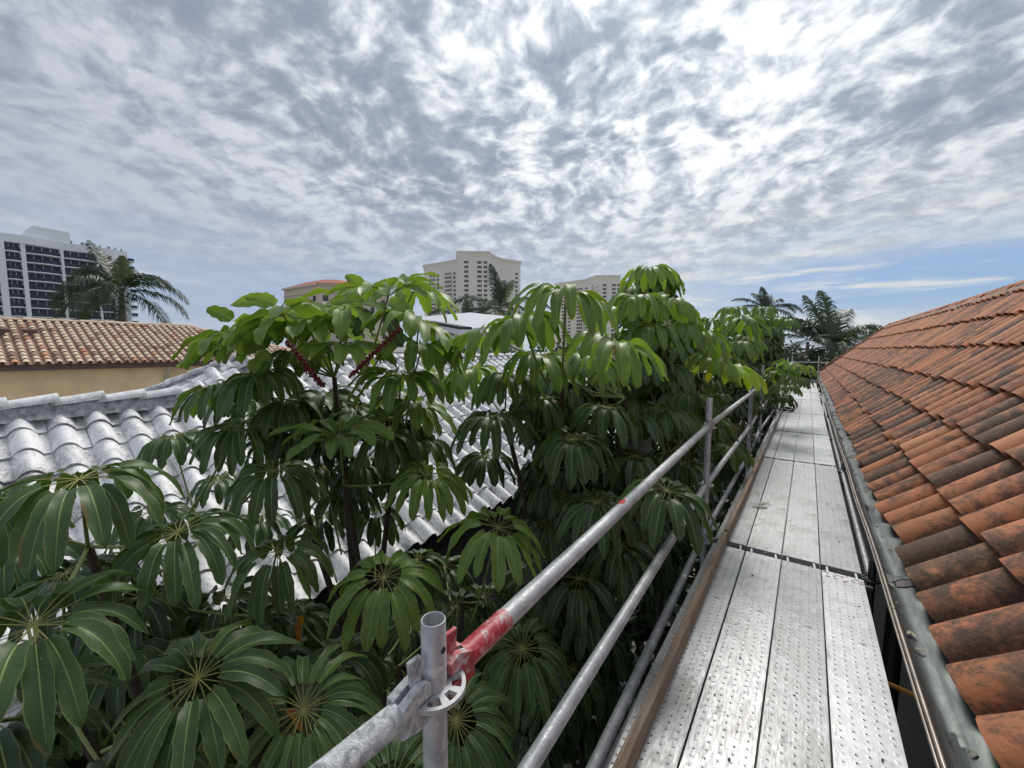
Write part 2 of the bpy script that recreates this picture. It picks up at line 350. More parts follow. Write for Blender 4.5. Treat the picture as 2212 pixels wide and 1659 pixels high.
def m_leaf(name):
    def f(q):
        at_ = q.n('ShaderNodeAttribute', attribute_name='tone').outputs['Color']; r, gg, bb = q.n('ShaderNodeSeparateColor', {0: at_}).outputs[:3]
        u, v, _ = q.xyz(q.n('ShaderNodeUVMap', uv_map='UVMap').outputs[0])[:3]
        o = objc(q)
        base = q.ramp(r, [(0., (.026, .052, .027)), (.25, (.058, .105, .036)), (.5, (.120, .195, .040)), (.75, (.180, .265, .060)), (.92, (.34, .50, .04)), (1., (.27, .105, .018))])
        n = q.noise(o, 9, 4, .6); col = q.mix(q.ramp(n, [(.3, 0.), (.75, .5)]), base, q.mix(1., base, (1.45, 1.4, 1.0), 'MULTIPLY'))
        au = q.m('ABSOLUTE', q.m('SUBTRACT', u, .5))
        mid = q.ramp(au, [(.018, 1.), (.038, 0.)])
        edge = q.ramp(au, [(.45, 0.), (.485, 1.)])
        # side veins
        vv = q.m('FRACT', q.m('SUBTRACT', q.m('MULTIPLY', v, 13.), q.m('MULTIPLY', au, 3.2)))
        vein = q.m('MULTIPLY', q.ramp(vv, [(.0, 1.), (.09, 0.), (.91, 0.), (1., 1.)]), .07)
        pale = q.mix(.62, q.mix(1., base, (3.0, 2.8, 2.0), 'MULTIPLY'), (.50, .56, .20))
        col = q.mix(q.m('MULTIPLY', mid, q.ramp(v, [(.0, .95), (.9, .35)])), col, pale)
        col = q.mix(q.m('MULTIPLY', edge, .35), col, pale)
        col = q.mix(vein, col, pale)
        stalk = q.m('LESS_THAN', v, 0.)
        col = q.mix(stalk, col, (.24, .235, .07))
        under = q.mix(.5, q.mix(1., base, (1.5, 1.5, 1.5), 'MULTIPLY'), (.11, .17, .06))
        bf = q.n('ShaderNodeNewGeometry').outputs['Backfacing']
        # leaf-miner trails (pale squiggles) on some young leaves
        tr = q.m('ABSOLUTE', q.m('SUBTRACT', q.noise(o, 16, 1, .4, 2.5), .5))
        tr = q.m('MULTIPLY', q.m('LESS_THAN', tr, .006), q.m('MULTIPLY', q.m('GREATER_THAN', bb, .5), .6))
        col = q.mix(tr, col, (.36, .42, .26))
        brn = q.ramp(q.m('ADD', q.noise(o, 7, 4, .6), q.m('MULTIPLY', au, .55)), [(.86, 0.), (.90, 1.)])
        col = q.mix(q.m('MULTIPLY', brn, .8), col, (.17, .10, .035))
        dust = q.ramp(q.noise(o, 45, 4, .6), [(.60, 0.), (.72, .35)])
        col = q.mix(dust, col, (.20, .24, .17))
        c2 = q.mix(bf, col, under)
        bh = q.m('SUBTRACT', q.m('MULTIPLY', n, .4), q.m('ADD', q.m('MULTIPLY', vein, 1.5), q.m('MULTIPLY', mid, .6)))
        p = bsdf(q, c2, q.m('ADD', .30, q.m('MULTIPLY', n, .2)), 0, bh, .35, .004, **{'Specular IOR Level': .38})
        tcol = q.mix(1., q.mix(mid, col, base), (1.7, 1.8, .65), 'MULTIPLY')
        t = q.n('ShaderNodeBsdfTranslucent', {0: tcol}).outputs[0]
        return q.n('ShaderNodeMixShader', {0: q.m('MULTIPLY', q.m('ADD', .10, q.m('MULTIPLY', r, .36)), q.m('SUBTRACT', 1., stalk)), 1: p, 2: t}).outputs[0]
    return mat(name, f)
M_LEAF = m_leaf('umbrella_tree_leaf')
def f_palm(q):
    at_ = q.n('ShaderNodeAttribute', attribute_name='tone').outputs['Color']; r = q.n('ShaderNodeSeparateColor', {0: at_}).outputs[0]
    col = q.ramp(r, [(0., (.018, .030, .020)), (.5, (.040, .065, .030)), (.8, (.085, .12, .035)), (1., (.20, .17, .10))])
    p = bsdf(q, col, .42, 0); t = q.n('ShaderNodeBsdfTranslucent', {0: q.mix(1., col, (1.5, 1.6, .8), 'MULTIPLY')}).outputs[0]
    return q.n('ShaderNodeMixShader', {0: .25, 1: p, 2: t}).outputs[0]
M_PALM = mat('palm_leaf', f_palm)
def f_bark(q):
    o = objc(q); mp = q.n('ShaderNodeMapping', {'Vector': o, 'Scale': (1, 1, 5)}).outputs[0]
    a = q.noise(mp, 9, 6, .7, .6)
    return bsdf(q, q.ramp(a, [(.3, (.022, .018, .014)), (.7, (.085, .06, .042))]), .9, 0, a, .8, .02)
M_BARK = mat('scarred_bark', f_bark)
M_STEM = plain('green_stem', (.16, .20, .05), .5, .25, 10)
M_FLOWER = plain('dark_red_berries', (.12, .008, .016), .5, .6, 40)
M_PTRUNK = plain('palm_trunk', (.25, .22, .18), .9, .2, 3)
# ------------------------------------------------------------------ ground
GZ = -6.9
tag(MB().box((-1500, -600, GZ-1), (900, 2500, GZ)).build('ground', M_BOUNCE_GROUND), kind='structure')
# ------------------------------------------------------------------ tiles
def cap_tile(mb, p0, p1, r0, r1, nrm, tone, th=.016, seg=8, hf=.85):
    p0, p1, nrm = np.array(p0, float), np.array(p1, float), np.array(nrm, float)
    d = p1-p0; d /= np.linalg.norm(d); s = np.cross(d, nrm); s /= np.linalg.norm(s); nn = np.cross(s, d)
    a = np.linspace(0, math.pi, seg+1); cs, sn = np.cos(a)[:, None], np.sin(a)[:, None]
    O0 = p0+s*cs*r0+nn*sn*r0*hf; O1 = p1+s*cs*r1+nn*sn*r1*hf
    I0 = p0+s*cs*(r0-th)+nn*sn*(r0*hf-th); I1 = p0+d*.10+s*cs*(r0-th)+nn*sn*(r0*hf-th)
    m = seg+1; q = np.arange(seg)[:, None]
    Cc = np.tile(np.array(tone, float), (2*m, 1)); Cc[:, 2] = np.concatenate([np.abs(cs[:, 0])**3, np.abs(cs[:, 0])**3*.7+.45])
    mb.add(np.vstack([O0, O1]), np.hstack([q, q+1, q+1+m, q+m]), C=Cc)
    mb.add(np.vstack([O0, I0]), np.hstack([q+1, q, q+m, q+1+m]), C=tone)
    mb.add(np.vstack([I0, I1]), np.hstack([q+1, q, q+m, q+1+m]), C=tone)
def wave_courses(mb, org, al, ups, nrm, n, ex, per, rng_fn, H=.098, step=.026, frac=.72, samp=12, jit=.004):
    """interlocking S tiles: org = lower corner, al = along the eave, ups = up the slope"""
    org, al, ups, nrm = [np.array(v, float) for v in (org, al, ups, nrm)]
    for j in range(n):
        a0, a1 = rng_fn(j)
        k0, k1 = math.floor(a0/per), math.ceil(a1/per)
        if k1 <= k0: continue
        for k in range(k0, k1):
            ph = np.linspace(0, 1, samp+1)
            h = np.where(ph < frac, np.abs(np.sin(np.pi*ph/frac))**.75*H, np.where(ph < .985, -.004, .0))
            A = (k+ph)*per+rng.uniform(-jit, jit)
            j0, j1 = step+rng.uniform(-jit, jit), rng.uniform(-.004, .0)
            s0, s1 = j*ex-.012+rng.uniform(-jit, jit), (j+1)*ex+.03
            lo = org+al*A[:, None]+ups*s0+nrm*(h+j0)[:, None]
            md = org+al*A[:, None]+ups*(s0+(s1-s0)*.5)+nrm*(h*.985+(j0+j1)/2)[:, None]
            hi = org+al*A[:, None]+ups*s1+nrm*(h*.97+j1)[:, None]
            bt = lo-nrm*.020+ups*.003
            m = samp+1; q = np.arange(samp)[:, None]; t1, t2 = rng.uniform(0, 1), rng.uniform(0, 1)
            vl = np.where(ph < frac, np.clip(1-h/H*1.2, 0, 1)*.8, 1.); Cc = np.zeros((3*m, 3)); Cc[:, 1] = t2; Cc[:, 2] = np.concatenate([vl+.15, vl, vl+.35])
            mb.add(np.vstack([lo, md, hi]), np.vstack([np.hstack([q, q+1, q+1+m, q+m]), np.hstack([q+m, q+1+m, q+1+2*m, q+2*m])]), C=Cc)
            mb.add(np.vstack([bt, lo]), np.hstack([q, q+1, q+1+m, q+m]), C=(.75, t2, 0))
# ------------------------------------------------------------------ the tiled house beside the scaffold
house = tag(empty('house', (2, 10, GZ)), 'house with weathered orange clay barrel tile roof beside the scaffold walkway', 'house')
def hp(mb, name, m, smooth=False):
    o = mb.build(name, m, house, smooth); o.location = (-2, -10, -GZ); return o
XR = [.61, .92, 1.27, 1.64, 2.14, 2.67, 3.2, 3.50]; PER = .350; CAPN = np.array([-1, 0, 1])/math.sqrt(2)
def rz(x): return -1.464+(x-.61)
mb = MB(); Y0, Y1 = -1.3, 33.0
ncol = int((Y1-Y0)/PER)
for c in range(ncol):
    y = Y0+c*PER; cj = rng.uniform(0, 1)
    xmax = 3.5 if y < 29.6 else 3.5-(y-29.6)
    for k in range(7):
        xa, xb = XR[k], XR[k+1]
        if xa > xmax-.05: continue
        xb = min(xb, xmax)
        off = CAPN*(-.145+.012); j = rng.uniform(-.02, .02)
        ya, yb = y+rng.uniform(-.015, .015), y+rng.uniform(-.012, .012)
        p0 = np.array([xa+j, ya, rz(xa+j)])+off+CAPN*(.022+rng.uniform(-.006, .008)); xb2 = xb+.05
        p1 = np.array([xb2, yb, rz(xb2)])+off-CAPN*.015
        t = min(1, max(0, rng.normal(.52, .24)+(.10 if k > 3 else 0)))
        g2 = np.clip(rng.normal(.62-.07*k, .27), 0, 1)*(1. if c < 60 else .75)
        cap_tile(mb, p0, p1, rng.uniform(.164, .178), .145, CAPN, (t, g2, 0), .018, 10)
hp(mb, 'roof_tiles', M_CLAY, True)
mb = MB()
b0, b1 = .66, 3.52
def rb(x): return rz(x)-.165
mb.add([(b0, Y0, rb(b0)), (b0, 32.7, rb(b0)), (b1, 29.6, rb(b1)), (b1, Y0, rb(b1))], [(0, 3, 2, 1)], C=(.1, .95, 0))  # dark sheet: tone stands in for the shadow in the pans between caps
mb.add([(b0, 32.7, rb(b0)), (6.3, 32.7, rb(b0)), (3.6, 29.6, rb(b1)), (b1, 29.6, rb(b1))], [(0, 3, 2, 1)], C=(.1, .6, 0))
mb.add([(b1, Y0, rb(b1)), (b1, 29.6, rb(b1)), (6.5, 32.6, rb(b0)), (6.5, Y0, rb(b0))], [(0, 1, 2, 3)], C=(.1, .6, 0))
hp(mb, 'tile_bed', M_CLAY)
# mortar ridge and ridge tiles
mb = MB(); N = 140
ys = np.linspace(Y0, 29.7, N); V = []
for i, y in enumerate(ys):
    w = rng.uniform(-.022, .022)
    for (x, z) in ((3.22+w, rz(3.22+w)-.02), (3.27, rz(3.24)+.075), (3.40, 1.28), (3.58, 1.28), (3.72, 1.0)):
        V.append((x+rng.uniform(-.006, .006), y, z+rng.uniform(-.006, .006)))
q = np.array([(i*5+k, i*5+k+1, (i+1)*5+k+1, (i+1)*5+k) for i in range(N-1) for k in range(4)])
mb.add(V, q[:, ::-1])
hipA, hipB = np.array([3.45, 29.7, 1.25]), np.array([.66, 32.8, -1.40])
mb.tube([hipA, hipB], .12, 8)
hp(mb, 'ridge_mortar', M_MORTAR, True)
mb = MB(); y = Y0
while y < 29.6:
    cap_tile(mb, (3.49+rng.uniform(-.01, .01), y, 1.235+rng.uniform(-.01, .012)), (3.49, y+.50, 1.215), .15, .125, (0, 0, 1), (rng.uniform(.35, .8), rng.uniform(.2, .6), 0), .018, 10)
    y += .43
for k in range(9):
    a = hipB+(hipA-hipB)*k/9; b = hipB+(hipA-hipB)*(k+1.15)/9
    cap_tile(mb, a+np.array([0, 0, .06]), b+np.array([0, 0, .04]), .13, .11, (0, 0, 1), (rng.uniform(.4, .8), .3, 0), .018, 8)
hp(mb, 'ridge_tiles', M_CLAY, True)
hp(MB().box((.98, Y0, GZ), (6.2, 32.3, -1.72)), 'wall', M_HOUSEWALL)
hp(MB().box((.60, Y0, -1.74), (1.3, 32.6, -1.70)).box((.64, Y0, -1.72), (.68, 32.6, -1.56)), 'soffit', M_DIMWALL)
# gutter
mb = MB(); prof = [(.462, -1.468), (.470, -1.50), (.484, -1.545), (.515, -1.575), (.560, -1.582), (.592, -1.570), (.625, -1.552), (.66, -1.545), (.70, -1.54)]
ys = np.concatenate([np.arange(Y0, 8, .12), np.arange(8, 32.8, .6)]); m = len(prof); V = []; q = []
for i, y in enumerate(ys):
    for k, (x, z) in enumerate(prof):
        V.append((x+.003*math.sin(y*2.1)+rng.uniform(-.0006, .0006), y, z+.002*math.sin(y*3.3+k)+rng.uniform(-.0006, .0006)))
for i in range(len(ys)-1):
    for k in range(m-1): q.append((i*m+k, i*m+k+1, (i+1)*m+k+1, (i+1)*m+k))
mb.add(V, q); mb.add([(a[0], a[1], a[2]-.004) for a in V], [t[::-1] for t in q])
gut = hp(mb, 'gutter', M_GUTTER, True)
mb = MB()
for (dx, dz, r_) in ((0, .004, .0085), (-.012, -.012, .006)):
    mb.tube([(.462+dx+.004*math.sin(y*2.1), y, -1.468+dz+.003*math.sin(y*3.3)) for y in ys], r_, 8, cap=False)
for y in (3.05, 5.6, 1.9): mb.tube([(.462+.004*math.sin(y*2.1), y-.012, -1.464), (.462+.004*math.sin(y*2.1), y+.012, -1.464)], .0105, 8)
o = mb.build('bead', M_BEAD, gut, True)
for y in (3.62, 7.6, 12.6, 17):        # open lapped joints: dark crescent under a raised lip
    a = np.linspace(0, 1, 9); xs = .515+a*.155; zb = np.interp(xs, [p[0] for p in prof], [p[1] for p in prof])
    up = zb+.003+.026*np.sin(a*math.pi)**.8
    V = [(x, y+.05*math.sin(t*math.pi), z) for x, z, t in zip(xs, up, a)]; V2 = [(x, y+.16, z+.001) for x, z in zip(xs, zb)]
    j = MB().add(V+V2, [(k, k+1, k+10, k+9) for k in range(8)]).build('lapped_joint', M_GUTTER, gut, True)
    MB().add([(x, y-.01, z+.004) for x, z in zip(xs, zb)]+[(x, y+.05*math.sin(t*math.pi)+.004, z+.003+.024*math.sin(t*math.pi)**.8) for x, z, t in zip(xs, zb, a)], [(k, k+1, k+10, k+9) for k in range(8)]).build('joint_gap', M_BLACK, gut)
# ------------------------------------------------------------------ whitewashed roof house
wh = tag(empty('white_roof_house', (-7, 4, GZ)), 'house with whitewashed S-tile roof and dark fascia behind the umbrella trees', 'house')
def wp(mb, name, m, smooth=False, par=None):
    o = mb.build(name, m, par or wh, smooth)
    if par is None: o.location = (7, -4, -GZ)
    return o
T, K = .58, 4.54
al = math.atan(T); upv = (-math.cos(al), 0, math.sin(al)); nrm = (math.sin(al), 0, math.cos(al))
YA = 2.75; DA = 7.55
def zw(D, off=.098): return T*D-K-off/math.cos(al)
ex = .345; n0 = 9; DE = 3.82
mb = MB()
def rf(j):
    D = DE+(j+.5)*ex*math.cos(al)
    return (-2.6-0, 14.5) if D < 6.68 else (YA-.87+(D-6.68), 14.5)
wave_courses(mb, (-DE, 0, zw(DE)), (0, 1, 0), upv, nrm, 13, ex, .28, rf)
rt = wp(mb, 'roof_tiles', M_WHITE, True)
# hip end face of the higher rear block (rises towards +Y)
mb = MB(); c2, s2 = math.cos(al), math.sin(al)
# local along axis +X ; lowest point runs from k=2.6
kk = 2.6; org = (-DA, YA-kk, zw(DA)-T*kk)
def rf2(j):
    k = kk-(j+.5)*ex*c2
    return (-k, min(k, .87+ .0*k)) if k > 0 else (0, 0)
wave_courses(mb, org, (1, 0, 0), (0, c2, s2), (0, -s2, c2), 9, ex, .28, rf2)
wp(mb, 'hip_tiles', M_WHITE, True)
mb = MB()
zr = zw(6.68)
mb.add([(-6.68, -2.6, zr+.02), (-6.68, YA-.87, zr+.02), (-9.6, YA-.87, zr-1.7), (-9.6, -2.6, zr-1.7)], [(0, 1, 2, 3)])
zA = zw(DA); mb.add([(-DA, YA, zA), (-DA, 14.5, zA), (-11.5, 14.5, zA-2.2), (-11.5, YA-3.9, zA-2.2)], [(0, 1, 2, 3)])
wp(mb, 'rear_slope', M_WHITE)
# ridge mortar + cap tiles
mb = MB()
ys_ = np.arange(-2.6, YA-.78, .06); pf = ((-6.56, zr+.035), (-6.585, zr+.075), (-6.605, -.625), (-6.62, -.585), (-6.75, -.580)); V = []
for y_ in ys_:
    for (x_, z_) in pf: V.append((x_+rng.uniform(-.012, .012), y_, z_+rng.uniform(-.009, .009)))
mb.add(V, [(i*5+k+1, i*5+k, (i+1)*5+k, (i+1)*5+k+1) for i in range(len(ys_)-1) for k in range(4)])
mb.box((-DA-.06, YA-.1, zA-.02), (-DA+.06, 14.5, zA+.10))
h0, h1 = Vector((-DA, YA, zA+.09)), Vector((-DA-2.6, YA-2.6, zA+.09-T*2.6))
mb.tube([h0, h1], .085, 8)
wp(mb, 'ridge_mortar', M_GREYMORT)
mb = MB(); y = -2.6
while y < YA-.85:
    cap_tile(mb, (-6.685, y+.40, -.572+rng.uniform(-.006, .008)), (-6.685, y-.03, -.612), .104, .086, (0, 0, 1), (0, rng.uniform(.0, .5), 0), .014, 8); y += .36
y = YA
wp(mb, 'ridge_tiles', M_WHITE, True); mb = MB()
while y < 14.4:
    cap_tile(mb, (-DA, y, zA+.085), (-DA, y+.41, zA+.07), .095, .082, (0, 0, 1), (0, rng.uniform(.2, .8), 0), .014, 8); y += .36
wp(mb, 'ridge_tiles', M_WHITE, True); mb = MB()
hv = (h0-h1); L = hv.length; hv.normalize(); s = 0
while s < L:
    a = h1+hv*s; b = h1+hv*(s+.42)
    cap_tile(mb, a+Vector((0, 0, .04)), b+Vector((0, 0, .02)), .105, .09, (0, 0, 1), (.3, rng.uniform(.6, 1), 0), .014, 8); s += .36
wp(mb, 'hip_ridge_tiles', M_WHITE, True)
ze = zw(DE)
mb = MB().box((-DE-.03, -2.6, ze-.21), (-DE+.005, 14.5, ze-.012)).box((-DE-.6, -2.6, ze-.235), (-DE-.03, 14.5, ze-.21))
wp(mb, 'fascia', M_FASCIA)
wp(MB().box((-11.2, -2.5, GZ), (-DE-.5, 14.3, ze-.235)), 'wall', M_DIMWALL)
# rooftop gear behind the ridge
e = tag(empty('air_conditioner', (-9.2, 7.2, -.6)), 'pale rooftop air conditioning unit half hidden behind the whitewashed ridge', 'air conditioner')
mb = MB().box((-.35, -.4, 0), (.35, .4, .62)).box((-.37, -.42, .62), (.37, .42, .66)); mb.build('casing', M_TOWERC, e)
mb = MB()
for k in range(7): mb.box((.352, -.34, .08+k*.07), (.362, .34, .11+k*.07))
mb.build('grille', M_WINFR, e)
mb = MB().tube([(0, 0, .66), (0, 0, .74)], .24, 16); mb.build('fan_guard', M_WINFR, e)
e = tag(empty('satellite_dish', (-8.6, 7.9, -.35)), 'grey satellite dish above the whitewashed roof ridge', 'satellite dish')
mb = MB(); V = [(0, 0, .35)]; q = []
for i in range(1, 6):
    for k in range(16):
        a = 2*math.pi*k/16; r_ = .3*i/5; V.append((r_*math.cos(a)*.9+.15*(r_/.3)**2, -.4*0+r_*math.sin(a), .35+r_*math.cos(a)*.5+.0))
V = np.array(V)
q = [(1+(i-1)*16+k, 1+(i-1)*16+(k+1) % 16, 1+i*16+(k+1) % 16, 1+i*16+k) for i in range(1, 5) for k in range(16)]
mb.add(V, q); mb.tri(V[[0]+list(range(1, 17))], [(0, 1+k, 1+(k+1) % 16) for k in range(16)]); mb.build('dish', M_DIMWALL, e, True)
MB().tube([(0, 0, .35), (0, 0, -.3)], .02, 8).build('mast', M_GALV_D, e)
# ------------------------------------------------------------------ tan tile house
th = tag(empty('tan_house', (-26, 3, GZ)), 'ochre stucco house with blended tan barrel tile roof at the left', 'house')
def tp(mb, name, m, smooth=False, par=None):
    o = mb.build(name, m, par or th, smooth)
    if par is None: o.location = (26, -3, -GZ)
    return o
TT, DE2, DR2 = .35, 24.0, 29.4
def zt(D): return -.56+(D-DE2)*TT
a2 = math.atan(TT); nn = (math.sin(a2), 0, math.cos(a2)); mb = MB(); sp = .40; cx_ = sp*math.cos(a2)
for c in range(-30, 62):
    y = c*.285
    for k in range(15):
        D = DE2+k*cx_; dmax = DR2 if y < 8.3 else DR2-(y-8.3)
        if D > dmax-.1: continue
        D2 = min(D+cx_+.05, dmax)
        t = rng.choice([rng.uniform(.45, .85), rng.uniform(.0, .3), rng.uniform(.85, 1)], p=[.77, .13, .10])
        cap_tile(mb, (-D, y+rng.uniform(-.01, .01), zt(D)+.03), (-D2, y, zt(D2)-.005), .098, .080, nn, (t, 0, 0), .014, 6)
tp(mb, 'roof_tiles', M_TAN, True)
mb = MB().add([(-DE2, -8.7, zt(DE2)-.02), (-DE2, 13.6, zt(DE2)-.02), (-DR2, 8.3, zt(DR2)-.02), (-DR2, -8.7, zt(DR2)-.02)], [(0, 1, 2, 3)], C=(.05, 0, 0))
mb.add([(-DE2, 13.6, zt(DE2)-.03), (-34.8, 13.6, zt(DE2)-.03), (-DR2, 8.3, zt(DR2)-.03), (-DR2-.01, 8.3, zt(DR2)-.03)], [(0, 1, 2, 3)], C=(.1, 0, 0))
mb.add([(-DR2, -8.7, zt(DR2)), (-DR2, 8.3, zt(DR2)), (-34.8, 13.6, zt(DE2)), (-34.8, -8.7, zt(DE2))], [(0, 1, 2, 3)], C=(.1, 0, 0))
tp(mb, 'tile_bed', M_TAN)
mb = MB(); y = -8.7
while y < 8.3: cap_tile(mb, (-DR2, y, zt(DR2)+.04), (-DR2, y+.95, zt(DR2)+.02), .13, .12, (0, 0, 1), (rng.uniform(.3, .85), 0, 0), .014, 8); y += .9
for k in range(14):
    a = Vector((-DE2, 13.6, zt(DE2)))+(Vector((-DR2, 8.3, zt(DR2)))-Vector((-DE2, 13.6, zt(DE2))))*(k/14)
    b = Vector((-DE2, 13.6, zt(DE2)))+(Vector((-DR2, 8.3, zt(DR2)))-Vector((-DE2, 13.6, zt(DE2))))*((k+1.1)/14)
    cap_tile(mb, a, b, .14, .12, (0, 0, 1), (rng.uniform(.3, .9), 0, 0), .014, 6)
tp(mb, 'ridge_tiles', M_TAN, True)
tp(MB().box((-34.3, -8.5, GZ), (-24.18, 13.1, -.72)), 'wall', M_STUCCO)
mb = MB().box((-24.0, -8.7, -.80), (-23.86, 13.6, -.63)).box((-24.0, -8.7, -.645), (-23.83, 13.6, -.615)).box((-24.175, -8.7, -.74), (-24.0, 13.6, -.70))
tp(mb, 'gutter', M_BROWN)
r_ = ray(360, 830); yd = -r_.y/r_.x*24.10
mb = MB().tube([(-23.93, yd+.1, -.78), (-23.95, yd+.08, -.98), (-24.09, yd, -1.25), (-24.10, yd, -1.5), (-24.10, yd, GZ)], .065, 8)
tp(mb, 'downspout', M_LTPIPE, True)
e = empty('roof_vent', (-28.3, 2.1, zt(28.3))); e['label'] = None
bpy.data.objects.remove(e)
for (xx, yy_) in ((68, 776), (8, 776)):
    D = 27.2; r_ = ray(xx, 755+ (xx*0)); Yv = -r_.y/r_.x*D
    mb = MB().tube([(-D+.1, Yv, zt(D)+.0), (-D+.1, Yv, zt(D)+.20)], .07, 8).tube([(-D+.1, Yv-.22, zt(D)+.24), (-D+.1, Yv+.22, zt(D)+.24)], .085, 8)
    tp(mb, 'roof_vent', M_BROWN, True)
# ------------------------------------------------------------------ towers
class Facade:
    def __init__(s, p0, p1, H):
        s.p0 = Vector((p0.x, p0.y, 0)); d = Vector((p1.x, p1.y, 0))-s.p0; s.L = d.length; s.u = d.normalized()
        s.w = Vector((s.u.y, -s.u.x, 0)); s.H = H
        if s.w.dot(-s.p0) < 0: s.w = -s.w
    def ux(s, x):      # facade coordinate seen at picture column x
        r = ray(x, 700); den = r.x*s.u.y-r.y*s.u.x
        return (s.p0.y*r.x-s.p0.x*r.y)/-den if den else 0
    def M(s): return Matrix(((s.u.x, s.w.x, 0, s.p0.x), (s.u.y, s.w.y, 0, s.p0.y), (0, 0, 1, 0), (0, 0, 0, 1)))
def atH(x, y, H): return atz(x, y, H)
def add_windows(lst, parent, name='window', matl=None):
    """lst of (facade, u0, u1, z0, z1, panes): one part each, the surplus in one"""
    rest = MB()
    for i, (fc, u0, u1, z0, z1, pn) in enumerate(lst):
        mb = MB() if i < 99 else rest; M = fc.M()
        w = (u1-u0)/pn
        for k in range(pn): mb.box((u0+k*w+w*.10, -.2, z0), (u0+(k+1)*w-w*.10, .06, z1), M=M, mi=0)
        mb.box((u0-.1, -.2, z0-.2), (u1+.1, .14, z0-.02), M=M, mi=1)
        if i < 99: mb.build(name, [M_GLASSD, M_TOWERC], parent)
    if rest.n: tag(rest.build(name, [M_GLASSD, M_TOWERC], parent), kind='stuff')
# white balcony tower on the left
H1 = 38.0
P0, P1 = atH(0, 502.6, H1), atH(302, 548.5, H1)
fc = Facade(P0, P1, H1); M = fc.M()
tw = tag(empty('apartment_tower', (P0.x, P0.y, GZ)), 'white balcony apartment tower behind the tan roof at far left', 'building')
def twp(mb, name, m, par=None, root=tw, P=P0):
    o = mb.build(name, m, par or root)
    if par is None: o.location = (-P.x, -P.y, -GZ)
    return o
zx = lambda z: z*.184
U = lambda z: fc.ux(zx(z))
Ue = U(1560)
mb = MB().box((-60, -22, GZ), (Ue, -1.6, H1-.3), M=M)
# upper parapet, stepped and gently waved
us = np.linspace(-60, Ue, 70)
def wav(u): return .9*math.sin(u*.33)
V = []
for u in us:
    for (w, z) in ((wav(u), H1-2.6), (wav(u)+.1, H1)): V.append(tuple(M @ Vector((u, w+.3, z))))
for u in us: V.append(tuple(M @ Vector((u, -1.7, H1)))); V.append(tuple(M @ Vector((u, -1.7, H1-2.6))))
n = len(us)
mb.add(V, [(2*i, 2*i+2, 2*i+3, 2*i+1) for i in range(n-1)]+[(2*i+1, 2*i+3, 2*n+2*i+2, 2*n+2*i) for i in range(n-1)]+[(2*i, 2*n+2*i+1, 2*n+2*i+3, 2*i+2) for i in range(n-1)])
mb.box((Ue-.3, -1.6, GZ), (Ue, wav(Ue)+.4, H1), M=M)
twp(mb, 'wall', M_TOWERW)
a, b = U(400), U(925)
mb = MB(); V = [(a-1.5, -1.2, H1-.2), (b, -1.2, H1-.2), (b, -14, H1-.2), (a-1.5, -14, H1-.2), (a+2, -1.5, H1+4.4), (b, -1.5, H1+4.0), (b, -14, H1+4.0), (a+2, -14, H1+4.4)]
mb.add([tuple(M @ Vector(v)) for v in V], [(0, 1, 5, 4), (1, 2, 6, 5), (3, 0, 4, 7), (4, 5, 6, 7)])
twp(mb, 'penthouse', M_TOWERW)
mb = MB()
for z in (912, 1030, 1050, 1080, 1240, 1330, 1350, 1415, 1485): u = U(z); twp(MB().box((u, -.2, H1), (u+.4, .2, H1+.9), M=M), 'roof_vent', M_WINFR)
for z0, z1 in ((50, 140), (322, 380), (780, 815), (1190, 1215), (1366, 1440)):
    twp(MB().box((U(z0), -1.6, GZ), (U(z1), .75, H1-2.4), M=M), 'pier', M_TOWERW)
bays = [(-180, 50, 2), (140, 322, 2), (380, 780, 5), (815, 1190, 5), (1215, 1366, 3)]
nfl = 13
for (z0, z1, nm) in bays:
    u0, u1 = U(z0), U(z1); N = 9
    for f_ in range(nfl):
        zt_ = H1-2.75-f_*3.05
        if zt_-3 < 2: break
        mb = MB(); mb.box((u0, -1.58, zt_-2.6), (u1, -1.45, zt_), M=M, mi=0)
        npan = max(3, round((u1-u0)/1.9))
        for k in range(npan+1):
            uu = u0+(u1-u0)*k/npan; wd = .10
            if k == npan//2 and npan > 5: wd = .8
            mb.box((uu-wd, -1.5, zt_-2.5), (uu+wd, -1.40, zt_), M=M, mi=1)
        w = twp(mb, 'window', [M_GLASSD, M_TOWERW])
        # curved slab + glass railing
        V = []; V2 = []
        for k in range(N):
            t = k/(N-1); uu = u0+(u1-u0)*t; bul = .55+1.1*math.sin(t*math.pi)
            for (ww, z) in ((-1.5, zt_-2.95), (bul, zt_-2.95), (bul, zt_-2.62), (-1.5, zt_-2.62)): V.append(tuple(M @ Vector((uu, ww, z))))
            for (ww, z) in ((bul-.08, zt_-2.62), (bul-.08, zt_-1.55), (bul-.16, zt_-1.55), (bul-.16, zt_-2.62)): V2.append(tuple(M @ Vector((uu, ww, z))))
        q = [(i*4+k, i*4+(k+1) % 4, (i+1)*4+(k+1) % 4, (i+1)*4+k) for i in range(N-1) for k in range(4)]
        bal = twp(MB().add(V, q), 'balcony', M_TOWERW); MB().add(V2, q).build('railing', M_GLASSR, bal)
for f_ in range(nfl):
    zt_ = H1-2.75-f_*3.05; u0 = Ue
    bal = twp(MB().box((u0, -3.5, zt_-1.0), (u0+2.0, -.2, zt_-.6), M=M), 'balcony', M_TOWERW)
    MB().box((u0+.05, -3.4, zt_-.6), (u0+1.9, -.3, zt_+.5), M=M).build('railing', M_GLASSR, bal)
